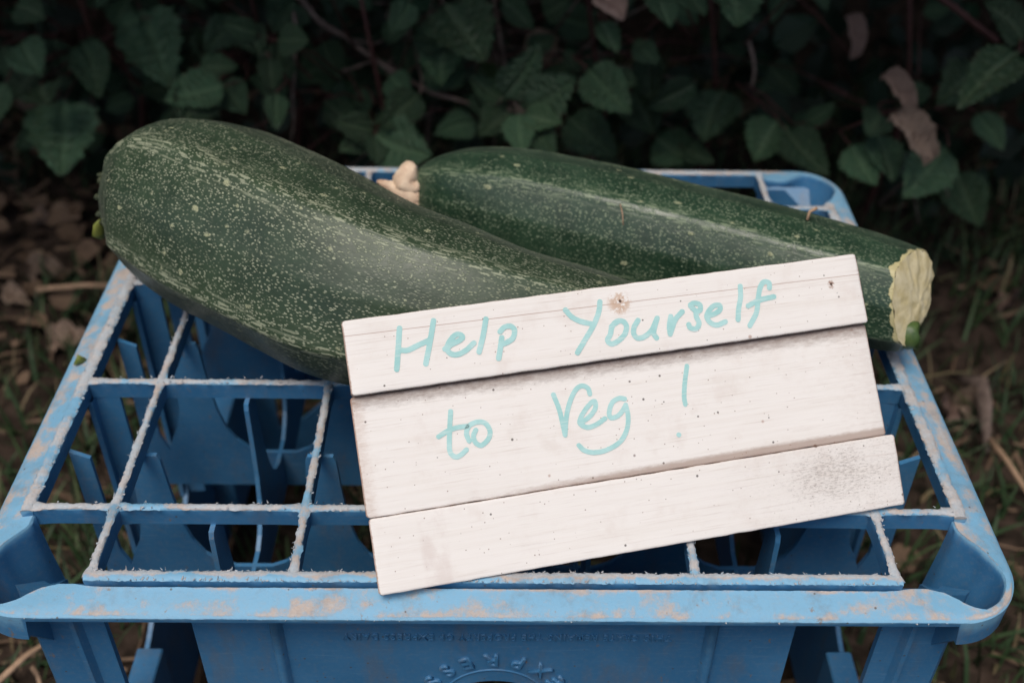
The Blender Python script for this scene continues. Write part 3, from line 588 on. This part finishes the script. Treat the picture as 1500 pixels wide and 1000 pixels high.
# ------------------------------------------------------------------ marrows
def skin(name, dark, mid, speck, dens, rough=.42):
    p = Mat(name, rough, .5); vec = p.attr('skin', 'Vector'); ridge = p.attr('ridge'); pale = p.attr('pale')
    def cells(scale, sx, lo, hi, keep, jitter=1.0):
        wv = p.n('ShaderNodeVectorMath', {0: p.map(vec, (sx, 1, 1)), 1: p.n('ShaderNodeVectorMath', {0: p.noise(vec, scale*1.1, 3, .6, 'Color'), 'Scale': .55/scale}, operation='SCALE').outputs[0]}, operation='ADD').outputs[0]
        v = p.n('ShaderNodeTexVoronoi', {'Vector': wv, 'Scale': scale, 'Randomness': jitter}, feature='F1')
        g = p.n('ShaderNodeSeparateColor', {'Color': v.outputs['Color']})
        size = p.math('MULTIPLY', g.outputs[1], .10)
        return p.math('MULTIPLY', p.ss(p.math('SUBTRACT', v.outputs['Distance'], size), lo, hi, 1, 0), p.ss(g.outputs[0], keep, keep+.04))
    warp = p.noise(vec, 60, 4)
    base = p.mix(p.ss(warp, .3, .7), dark, mid)
    base = p.mix(p.math('MULTIPLY', ridge, .35), base, (mid[0]*2.0, mid[1]*1.7, mid[2]*1.7))
    streak = p.noise(p.map(vec, (.07, 1, 1)), 130, 4, .6); zone = p.ss(p.math('ADD', streak, p.math('MULTIPLY', ridge, .22)), .42, .60, .30, 1.0)
    fine = p.math('MULTIPLY', cells(980, .60, .14, .38, .10), zone)
    midd = cells(560, .65, .08, .22, .45)
    big = p.math('MULTIPLY', cells(150, .7, .06, .15, dens-.10), p.ss(p.noise(vec, 1500, 3, .7), .36, .52))
    dash = p.math('MULTIPLY', cells(620, .20, .20, .40, .15), p.ss(ridge, .35, .8))
    lines = p.math('MULTIPLY', p.ss(p.noise(p.map(vec, (.05, 1, 1)), 620, 3, .6), .55, .66), p.ss(p.math('ADD', ridge, p.math('MULTIPLY', streak, .7)), .55, 1.0)); a = p.math('MAXIMUM', p.math('MULTIPLY', fine, .72), p.math('MULTIPLY', midd, .80)); a = p.math('MAXIMUM', a, p.math('MULTIPLY', dash, .70)); a = p.math('MAXIMUM', a, p.math('MULTIPLY', lines, .42)); a = p.math('MAXIMUM', a, big)
    base = p.mix(p.math('MULTIPLY', a, .88), base, p.mix(big, speck, (.40, .42, .25)))
    scar = p.ss(p.noise(p.map(vec, (1, 1, 1)), 45, 6, .75), .70, .76)
    base = p.mix(p.math('MULTIPLY', scar, .35), base, (.20, .16, .11))
    pm = p.ss(p.math('ADD', p.math('MULTIPLY', pale, .6), p.math('MULTIPLY', p.noise(p.map(vec, (.25, 1, 1)), 120, 4, .6), .9)), .90, .93)
    base = p.mix(pm, base, (.50, .45, .24))
    bloom = p.ss(p.noise(vec, 38, 5, .65), .35, .7, -.06, .10)
    p.set(col=base, rough=p.math('ADD', p.math('ADD', p.math('MULTIPLY', a, .12), rough), bloom), normal=p.bump(p.math('ADD', a, p.math('MULTIPLY', p.noise(vec, 350, 4), .8)), .00022, .7))
    p.b.inputs['Sheen Weight'].default_value = .04; p.b.inputs['Sheen Roughness'].default_value = .5
    return p.m
SKIN1 = skin('marrow_skin', (.018,.037,.019), (.032,.058,.031), (.40,.43,.30), .74, .39)
SKIN2 = skin('dark_marrow_skin', (.012,.033,.018), (.024,.056,.031), (.24,.30,.19), .82, .34)
FLESH = simple('cut_flesh', (.56,.47,.24), (.74,.66,.44), 120, .6, .4, .0006)
PETAL = simple('dried_flower', (.55,.36,.25), (.78,.64,.48), 90, .7, .3, .0012)
GREENFLAP = simple('torn_green_skin', (.10,.14,.02), (.22,.24,.05), 130, .5, .4, .0005)
def marrow_mesh(rows, n, m, theta0, lobes, amp, lump, cut=None, seed=0, name='body', mat_=None, root=None):
    P = spline(rows, n); P[:, 3] = np.maximum(P[:, 3], .0006); pts = [Vector(p[:3]) for p in P]; R = P[:, 3]; Rm = R.max()
    v = []; sk = []; rg = []; pl = []; s = 0
    for i in range(n):
        if i: s += (pts[i]-pts[i-1]).length
        T = (pts[min(i+1, n-1)]-pts[max(0, i-1)]).normalized(); Nn = (Vector((0, 0, 1))-T*T.z).normalized(); B = T.cross(Nn)
        for j in range(m):
            th = 2*PI*j/m; ph = (th-theta0)*lobes/2
            a = (1-abs(math.sin(ph)))**1.6; minor = (1-abs(math.sin(ph*2)))**3*.35
            tw = lump*nz(pts[i].x+seed, math.cos(th)*.05, math.sin(th)*.05, 22)
            r = R[i]*(1+amp*(a+minor*.4-.35)+tw)
            q = pts[i]+Nn*math.cos(th)*r+B*math.sin(th)*r
            if cut:
                d = (q-cut[0]).dot(cut[1])
                pl.append(max(0, min(1, 1+d/.006)))
            else: pl.append(0)
            v.append(q); sk.append((s, Rm*math.cos(th), Rm*math.sin(th))); rg.append(min(1, a+minor))
    me = bpy.data.meshes.new(name); f = grid_faces(n, m, True)+[tuple(range(m-1, -1, -1)), tuple((n-1)*m+k for k in range(m))]
    off = Vector(root.location); me.from_pydata([q-off for q in v], [], f); me.materials.append(mat_)
    at = me.attributes.new('skin', 'FLOAT_VECTOR', 'POINT'); at.data.foreach_set('vector', [c for q in sk for c in q])
    for k, vals in (('ridge', rg), ('pale', pl)):
        at = me.attributes.new(k, 'FLOAT', 'POINT'); at.data.foreach_set('value', vals)
    loop = None
    if cut:
        bm = bmesh.new(); bm.from_mesh(me)
        r_ = bmesh.ops.bisect_plane(bm, geom=bm.verts[:]+bm.edges[:]+bm.faces[:], plane_co=cut[0]-off, plane_no=cut[1], clear_outer=True)
        be = [e for e in bm.edges if e.is_boundary]; vs = {vv for e in be for vv in e.verts}; start = be[0].verts[0]; loop = [start]; cur = start; prev = None
        while True:
            nxt = None
            for e in cur.link_edges:
                if e.is_boundary and e.other_vert(cur) is not prev: nxt = e.other_vert(cur); break
            if nxt is None or nxt is start: break
            loop.append(nxt); prev, cur = cur, nxt
        loop = [vv.co.copy()+off for vv in loop]
        bm.to_mesh(me); bm.free()
    me.polygons.foreach_set('use_smooth', [True]*len(me.polygons)); me.update()
    o = bpy.data.objects.new(name, me); C.objects.link(o); o.parent = root
    return o, loop
m1 = empty('vegetable_marrow', (-.09, .146, 0), 'fat grey green speckled marrow, the larger and nearer of the two on the crate', 'marrow', 'marrows on the crate')
rows1 = [(-.1935, .2075, .0430, .0008), (-.1922, .2068, .0436, .0130), (-.1872, .2048, .0452, .0245), (-.1775, .2018, .0476, .0345), (-.1650, .1962, .0491, .0422), (-.1418, .1825, .0495, .0472), (-.1168, .1644, .0490, .0486), (-.0897, .1459, .0478, .0476), (-.0600, .1280, .0464, .0452), (-.0289, .1165, .0447, .0408), (-.0011, .1105, .0431, .0356), (.0249, .1075, .0416, .0302), (.0462, .1055, .0405, .0259), (.0658, .1036, .0391, .0206), (.0779, .1022, .0372, .0133), (.0842, .1017, .0349, .0020)]
body1, _ = marrow_mesh(rows1, 260, 120, math.radians(18), 5, .075, .045, None, 1, 'body', SKIN1, m1)
# torn blossom end
bv = body1.data.vertices; want = Vector((-.80, -.52, -.30)).normalized(); mb = MB(); spots = []
for q in bv:
    if q.index//120 > 34: continue
    spots.append((abs(q.co.dot(want)-0), q))
spots = [q for _, q in spots if .30 < (q.co-bv[0].co).length*10 + .3 and q.normal.dot(want) > .62]
rnd.shuffle(spots); chosen = []
for q in spots:
    if all((q.co-c.co).length > .0042 for c in chosen): chosen.append(q)
    if len(chosen) > 26: break
off1 = Vector(m1.location)
for q in chosen:
    c = q.co+off1; nn_ = q.normal.copy(); k_ = rnd.uniform(.3, 1.0); sd_ = Vector((rnd.uniform(-1, 1), rnd.uniform(-1, 1), rnd.uniform(-1, 1)))*.0016
    tube(mb, [c-nn_*.002, c+nn_*.0006+sd_*.5, c+nn_*.0022*k_+sd_], [.0022+.001*k_, .0018, .0005], 6, flat=.6)
mb.build('blossom_scar', SIMPLE_DARK, m1, smooth=True)
top = max((q for q in spots if q.normal.dot(Vector((-.8, -.5, .1)).normalized()) > .8), key=lambda q: -abs(q.co.z+off1.z-.043)-.5*q.co.x)
c = top.co+off1; nn_ = top.normal.copy(); mb = MB()
tube(mb, [c+Vector((.001, 0, .004)), c+nn_*.0028+Vector((0, 0, .0005)), c+nn_*.0042+Vector((0, 0, -.004)), c+nn_*.0030+Vector((0, 0, -.008))], [.0010, .0030, .0036, .0010], 8, flat=.4)
mb.build('torn_skin_flap', GREENFLAP, m1, smooth=True)

m2 = empty('vegetable_marrow', (.09, .19, 0), 'slimmer dark green marrow behind the sign with a dried flower and a pale cut end', 'marrow', 'marrows on the crate')
A = Vector((.1835, .1300, .0450)); Bc = Vector((.2045, .1440, .0262))
cn = (Bc-A).cross(Vector((.06, .60, .79))).normalized()
if cn.x < 0: cn = -cn
rows2 = [(-.0452, .2448, .0266, .0008), (-.0440, .2442, .0272, .0090), (-.0396, .2402, .0291, .0165), (-.0301, .2358, .0306, .0228), (-.0150, .2296, .0316, .0275), (.0106, .2202, .0322, .0309), (.0427, .2077, .0321, .0318), (.0771, .1936, .0316, .0316), (.1104, .1802, .0310, .0307), (.1426, .1674, .0303, .0297), (.1677, .1576, .0297, .0285), (.1861, .1503, .0290, .0270), (.1990, .1458, .0281, .0250), (.2035, .1440, .0276, .0232), (.2052, .1432, .0274, .0205), (.2062, .1428, .0273, .0150), (.2065, .1426, .0273, .0010)]
body2, loop = marrow_mesh(rows2, 220, 104, math.radians(30), 5, .08, .02, (A, cn), 4, 'body', SKIN2, m2)
cen = sum(loop, Vector())/len(loop); mb = MB(); v = []; NL = len(loop); K = 9
for k in range(K):
    q = 1-k/(K-1)
    for p in loop:
        d = p-cen; rr = q
        w3 = cen+d*rr; z = ((.0009*noise.noise(Vector((w3.x*260, w3.y*260, w3.z*35))) + .0005*nz(w3.x, w3.y, w3.z, 300))*(1 if 0 < k else 0)) + .0012*(1-q*q)
        edge_ = (1.0+.06*nz(p.x, p.y, p.z, 300)) if k == 0 else 1.0
        v.append(cen+d*rr*edge_+cn*z)
mb.add(v, grid_faces(K, NL, True)); mb.build('cut_end', FLESH, m2, smooth=True)
mb = MB()                                               # frayed edge of the cut and a green corner of the stalk
for i in range(0, NL, 9):
    p = loop[i]; d = (p-cen).normalized(); L = rnd.uniform(.0003, .0016)
    tube(mb, [p-d*.001-cn*.001, p+cn*L*.8+d*.0003, p+cn*L+d*L*.4], [.0012, .0009, .0003], 5)
mb = MB()
mb = MB(); low = min(loop, key=lambda p: p.z+p.y*.3)
tube(mb, [low+Vector((-.016, .004, .007)), low+Vector((-.010, .003, .0055)), low+Vector((-.005, .002, .0045)), low+Vector((-.001, .001, .0040)), low+Vector((.0015, 0, .0042)), low+Vector((.0022, 0, .0045))], [.002, .0058, .0070, .0072, .0060, .001], 16)
mb.v = [tuple(Vector(p)+Vector((nz(p[0], p[1], p[2], 140), nz(p[0]+1, p[1], p[2], 140), nz(p[0], p[1]+1, p[2], 140)))*.0022) for p in mb.v]
mb.build('stalk_corner', SKINGREEN, m2, smooth=True)
def flower_lump(pts, rad, n=10, seed=0, flat=1.0):
    P = spline([list(p)+[r] for p, r in zip(pts, rad)], 16); mb = MB()
    tube(mb, [Vector(p[:3]) for p in P], [max(.0004, p[3]) for p in P], n, flat=flat)
    mb.v = [tuple(Vector(p)*1+Vector((nz(p[0], p[1], p[2]+seed, 180), nz(p[0]+3, p[1], p[2], 180), nz(p[0], p[1]+5, p[2], 180)))*.0018+Vector((nz(p[0], p[1]+seed, p[2], 520), 0, nz(p[0]+9, p[1], p[2], 520)))*.0011) for p in mb.v]
    return mb
fl = flower_lump([(-.0395, .2265, .0310), (-.0463, .2262, .0365), (-.0560, .2270, .0392), (-.0650, .2293, .0432)], [.0070, .0082, .0048, .0012], 14, 0, .8).build('dried_flower', PETAL, m2, smooth=True)
flower_lump([(-.0455, .2260, .0390), (-.0500, .2280, .0440), (-.0480, .2320, .0478), (-.0530, .2345, .0482)], [.0050, .0058, .0056, .0020], 14, 4).build('petal', PETAL, fl, smooth=True, root=m2)
flower_lump([(-.0430, .2230, .0330), (-.0440, .2215, .0290), (-.0425, .2225, .0240)], [.0040, .0042, .0015], 10, 8).build('petal', PETAL, fl, smooth=True, root=m2)
mb = MB(); tube(mb, [(-.2020, .1350, -.0035), (-.2040, .1332, -.0012), (-.2062, .1315, -.0035)], [.0010, .0028, .0008], 8, flat=.5)
tag(mb.build('leaf_scrap', GREENFLAP, smooth=True), 'tiny scrap of green leaf stuck on the dusty left rim of the crate', 'leaf scrap')
# two wisps of dry grass lying on the dark marrow
for pts, lb, r in (([(.0590, .1772, .0625), (.0598, .1720, .0605), (.0602, .1685, .0560)], 'hair thin dry grass stalk lying on the middle of the dark marrow', .00035), ([(.1490, .1700, .0590), (.1500, .1720, .0625), (.1535, .1730, .0640)], 'short orange bit of straw on the right of the dark marrow', .00085)):
    mb = MB(); tube(mb, pts, r, 5, tone=[1.0]*15); tag(mb.build('grass_wisp', STRAW, smooth=True), lb, 'straw bit', 'bits of dry grass on the dark marrow')

# ------------------------------------------------------------------ the painted sign
P0 = Vector((-.0443, -.0102, .0010)); e1 = Vector((.97659699, .21486936, .00945966)); e2 = Vector((-.16111539, .70172834, .69398788)); en = Vector((.1424661, -.67927332, .71992442))
SM = Matrix((e1, e2, en)).transposed().to_4x4(); SM.translation = P0
sign = bpy.data.objects.new('handmade_sign', None); C.objects.link(sign); sign.matrix_world = SM; sign.empty_display_size = .02
tag(sign, 'white plank sign with the handwritten words Help Yourself to Veg, leaning on the marrows', 'sign')
def board(name, top, lowdirt, wearpatch):
    p = Mat(name, .62, .3); o = p.obj(); sx = p.n('ShaderNodeSeparateXYZ', {'Vector': o}); X, Y = sx.outputs[0], sx.outputs[1]
    g1 = p.noise(p.map(o, (14, 420, 200)), 1, 5, .6); g2_ = p.noise(p.map(o, (40, 1500, 300)), 1, 3, .6); n = p.noise(o, 55, 6, .65)
    col = p.mix(p.ss(g1, .40, .80), (.775, .75, .72), (.73, .695, .655))
    col = p.mix(p.math('MULTIPLY', p.ss(n, .5, .75), .35), col, (.60, .52, .47))
    col = p.mix(p.math('MULTIPLY', p.ss(g2_, .56, .70), .30), col, (.50, .42, .38))
    for sc_, lo, hi, keep, c in ((230, .05, .10, .82, (.06,.05,.045)), (560, .06, .15, .80, (.25,.18,.15)), (150, .03, .12, .92, (.45,.33,.28)), (90, .02, .055, .85, (.10,.04,.035))):
        v = p.n('ShaderNodeTexVoronoi', {'Vector': o, 'Scale': float(sc_)}, feature='F1'); s_ = p.n('ShaderNodeSeparateColor', {'Color': v.outputs['Color']})
        k = p.math('MULTIPLY', p.ss(p.math('SUBTRACT', v.outputs['Distance'], p.math('MULTIPLY', s_.outputs[1], .05)), lo, hi, 1, 0), p.ss(s_.outputs[0], keep, keep+.01))
        col = p.mix(p.math('MULTIPLY', k, .85), col, c)
    sm = p.noise(o, 700, 4, .7); sm2 = p.noise(p.map(o, (1, 3, 1)), 220, 5, .75)
    def grime(mask, colr, k):
        nonlocal col
        col = p.mix(p.math('MULTIPLY', p.ss(p.math('ADD', p.math('MULTIPLY', mask, .75), p.math('MULTIPLY', sm2, .5)), .55, 1.05), k), col, colr)
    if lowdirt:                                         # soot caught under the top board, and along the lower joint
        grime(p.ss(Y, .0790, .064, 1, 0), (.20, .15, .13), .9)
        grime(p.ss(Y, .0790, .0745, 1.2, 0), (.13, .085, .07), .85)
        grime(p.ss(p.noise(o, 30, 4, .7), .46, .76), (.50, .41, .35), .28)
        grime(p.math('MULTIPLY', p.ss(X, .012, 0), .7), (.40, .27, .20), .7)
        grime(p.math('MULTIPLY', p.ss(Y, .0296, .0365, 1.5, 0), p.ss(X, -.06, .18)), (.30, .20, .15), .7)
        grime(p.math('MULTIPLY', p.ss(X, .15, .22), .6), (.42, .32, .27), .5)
    if wearpatch:
        dx = p.math('DIVIDE', p.math('SUBTRACT', X, .196), .030); dy = p.math('DIVIDE', p.math('SUBTRACT', Y, .017), .014)
        patch = p.math('MAXIMUM', p.ss(p.math('ADD', p.math('ADD', p.math('MULTIPLY', dx, dx), p.math('MULTIPLY', dy, dy)), p.math('MULTIPLY', p.noise(o, 60, 4, .7), 1.6)), .7, 2.6, 1, 0), p.ss(X, .10, .215, 0, .62))
        k = p.math('MULTIPLY', p.ss(p.math('ADD', p.noise(p.map(o, (1, 3.0, 1)), 620, 6, .8), p.math('MULTIPLY', patch, .12)), .57, .74), patch)
        col = p.mix(p.math('MULTIPLY', k, .72), col, (.24, .21, .19)); col = p.mix(p.math('MULTIPLY', patch, .22), col, (.45, .40, .37))
        bx = p.math('MULTIPLY', p.ss(p.math('ABSOLUTE', p.math('SUBTRACT', X, .0235)), .004, .0065, 1, 0), p.ss(n, .40, .55)); col = p.mix(p.math('MULTIPLY', bx, .3), col, (.55, .45, .42))
    if top:
        ln = p.ss(p.math('ABSOLUTE', p.math('SUBTRACT', p.math('ADD', Y, p.math('MULTIPLY', X, .0130)), .1018)), .00008, .00022, 1, 0)
        col = p.mix(p.math('MULTIPLY', ln, .7), col, (.33, .20, .16))
        ln2 = p.ss(p.math('ABSOLUTE', p.math('SUBTRACT', p.math('ADD', Y, p.math('MULTIPLY', X, .0130)), .0993)), .00005, .0002, 1, 0)
        col = p.mix(p.math('MULTIPLY', ln2, .25), col, (.45, .34, .30))
        cx, cy = .1130, .1005
        dx = p.math('DIVIDE', p.math('SUBTRACT', X, cx), .0055); dy = p.math('DIVIDE', p.math('SUBTRACT', Y, cy), .0055)
        k = p.math('MULTIPLY', p.ss(p.math('ADD', p.math('MULTIPLY', dx, dx), p.math('MULTIPLY', dy, dy)), .1, 1.2, 1, 0), p.ss(p.noise(o, 420, 5, .7), .44, .54))
        col = p.mix(p.math('MULTIPLY', k, .8), col, (.50, .33, .22))
        dx = p.math('DIVIDE', p.math('SUBTRACT', X, .2062), .0016); dy = p.math('DIVIDE', p.math('SUBTRACT', Y, .0962), .0022)
        k = p.math('MULTIPLY', p.ss(p.math('ADD', p.math('MULTIPLY', dx, dx), p.math('MULTIPLY', dy, dy)), .3, 1.2, 1, 0), p.ss(p.noise(o, 900, 4, .7), .44, .5))
        col = p.mix(p.math('MULTIPLY', k, .8), col, (.28, .15, .10))
    # bare wood along the ends and arrises
    edge_ = p.attr('edge'); ke = p.ss(p.math('ADD', p.math('MULTIPLY', edge_, .75), p.math('MULTIPLY', sm, .5)), .70, .95)
    col = p.mix(p.math('MULTIPLY', ke, .85), col, (.36, .23, .17))
    h = p.math('ADD', p.math('MULTIPLY', g1, .8), p.math('MULTIPLY', g2_, .4))
    p.set(col=col, normal=p.bump(h, .00018, .5)); return p.m
def plank(x0, x1, y0, y1, z0, z1, mat_, taper=0.0, seed=0):
    mb = MB(); nx = 120; b = .00045; r = .0011; v = []; ed = []
    # cross sections along the length; section = rounded rectangle in (y, z)
    sec = [(y0, z0, .3), (y0, z1-b, .9), (y0+b*.7, z1-b*.15, .45), (y0+2.2*b, z1, 0)] + [(y0+(y1-y0)*t, z1, 0) for t in (.15, .3, .5, .7, .85)] + [(y1-2.2*b, z1, 0), (y1-b*.7, z1-b*.15, .45), (y1, z1-b, .9), (y1, z0, .3)]
    m = len(sec); xs_ = [x0, x0, x0+b, x0+3*b]+list(np.linspace(x0+.006, x1-.006, nx))+[x1-3*b, x1-b, x1, x1]
    for i, x in enumerate(xs_):
        e = min(x-x0, x1-x); k = lerp([0, b, 3*b], [.0007, .0002, 0], e); cap = 1.0 if i in (0, len(xs_)-1) else 0
        rc = lerp([0, r*.3, r], [r, r*.35, 0], e)
        for (y, z, d) in sec:
            jx = .00025*nz(y*3, seed, z, 400)*(1 if e < .002 else 0); jy = .00022*nz(x, seed*.3, y, 160) if d > 0 else .00006*nz(x, y, seed, 90)
            yy = y+(rc if y < (y0+y1)/2 else -rc)*(1 if d > 0 else 0)
            zz = z-(k if z > z0 else 0); xe = x + taper*(y-y0)/(y1-y0)*((x-x0)/(x1-x0))
            if cap: yy = (y0+y1)/2+(yy-(y0+y1)/2)*.999
            v.append((xe+jx, yy+jy, zz + (.00012*nz(x, y, seed, 60) if z > z0 else 0))); ed.append(max(d, lerp([0, .0006, .0016], [1.0, .7, 0], e)))
    L = len(xs_)
    mb.add(v, [f[::-1] for f in grid_faces(L, m, True)]+[tuple(range(m)), tuple((L-1)*m+k for k in range(m-1, -1, -1))], edge=ed)
    me_o = mb.build('plank', mat_, None, smooth=True); me_o.data.set_sharp_from_angle(angle=math.radians(50)); me_o.parent = sign; return me_o
pk1 = plank(-.0003, .2200, .0780, .1080, -.0050, .0032, board('white_board_top', True, False, False), seed=1)
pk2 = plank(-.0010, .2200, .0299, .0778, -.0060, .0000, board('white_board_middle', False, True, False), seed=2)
pk3 = plank(-.0004, .2222, .0000, .0297, -.0060, .0007, board('white_board_bottom', False, False, True), taper=.0010, seed=3)
NAIL = simple('rusty_nail', (.05,.035,.03), (.16,.09,.06), 900, .6, .4)
for nx_, ny_ in ((.1134, .1012), (.2062, .0964)):
    mb = MB(); tube(mb, [(nx_, ny_, .0022), (nx_, ny_, .00345), (nx_, ny_, .0036)], [.0006, .0006, .0003], 9); o = mb.build('nail', NAIL); o.parent = pk1
pt = Mat('turquoise_paint', .6, .3); on = pt.obj()
pc = pt.mix(pt.ss(pt.noise(on, 90, 5, .7), .3, .7), (.31, .57, .56), (.43, .67, .665))
pc = pt.mix(pt.math('MULTIPLY', pt.ss(pt.noise(pt.map(on, (45, 1300, 200)), 1, 5, .7), .52, .72), .60), pc, (.70, .74, .72))
pt.set(col=pc); PAINT = pt.m
def stroke_mesh(strokes, wd):
    """filled outline of brush strokes by marching squares: one clean flat sheet"""
    segs = []
    for s in strokes:
        P = spline(s, max(2, 7*(len(s)-1)+1)) if len(s) > 2 else np.array(s, float)
        for a, b in zip(P[:-1], P[1:]): segs.append((*a[:2], *b[:2]))
    sg = np.array(segs); c = .22; pad = wd+1
    x0, x1 = min(sg[:, 0].min(), sg[:, 2].min())-pad, max(sg[:, 0].max(), sg[:, 2].max())+pad; y0, y1 = min(sg[:, 1].min(), sg[:, 3].min())-pad, max(sg[:, 1].max(), sg[:, 3].max())+pad
    gx = np.arange(x0, x1, c); gy = np.arange(y0, y1, c); GX, GY = np.meshgrid(gx, gy, indexing='ij'); D = np.full(GX.shape, 1e9)
    for ax, ay, bx, by in sg:
        dx, dy = bx-ax, by-ay; l2 = dx*dx+dy*dy+1e-12; t = np.clip(((GX-ax)*dx+(GY-ay)*dy)/l2, 0, 1); D = np.minimum(D, np.hypot(GX-ax-t*dx, GY-ay-t*dy))
    Fv = D-wd; vid = {}; V = []; Fc = []
    jitn = lambda x, y: .09*noise.noise(Vector((x*1.3, y*1.3, 0)))+.05*noise.noise(Vector((x*4, y*4, 2)))
    for i in range(GX.shape[0]):
        for j in range(GX.shape[1]):
            if D[i, j] < wd+1: Fv[i, j] += jitn(gx[i], gy[j])
    def vert(key, x, y):
        if key not in vid: vid[key] = len(V); V.append((x/1000, y/1000))
        return vid[key]
    for i in range(len(gx)-1):
        for j in range(len(gy)-1):
            cs = [(i, j), (i+1, j), (i+1, j+1), (i, j+1)]; fs_ = [Fv[q] for q in cs]
            if min(fs_) >= 0: continue
            poly = []
            for k in range(4):
                a, b = cs[k], cs[(k+1) % 4]; fa, fb = fs_[k], fs_[(k+1) % 4]
                if fa < 0: poly.append(vert(a, gx[a[0]], gy[a[1]]))
                if (fa < 0) != (fb < 0):
                    t = fa/(fa-fb); poly.append(vert((min(a, b), max(a, b)), gx[a[0]]+(gx[b[0]]-gx[a[0]])*t, gy[a[1]]+(gy[b[1]]-gy[a[1]])*t))
            if len(poly) >= 3: Fc.append(tuple(poly))
    return V, Fc
for nm, top, st in LETTERS:
    V, Fc = stroke_mesh(st, 1.10 if top else 1.00)
    mb = MB(); mb.add([(x, y, (.0034 if top else .00022)) for x, y in V], Fc)
    o = mb.build('painted_letter' if nm != 'exclamation' else 'painted_exclamation_mark', PAINT); o.parent = pk1 if top else pk2
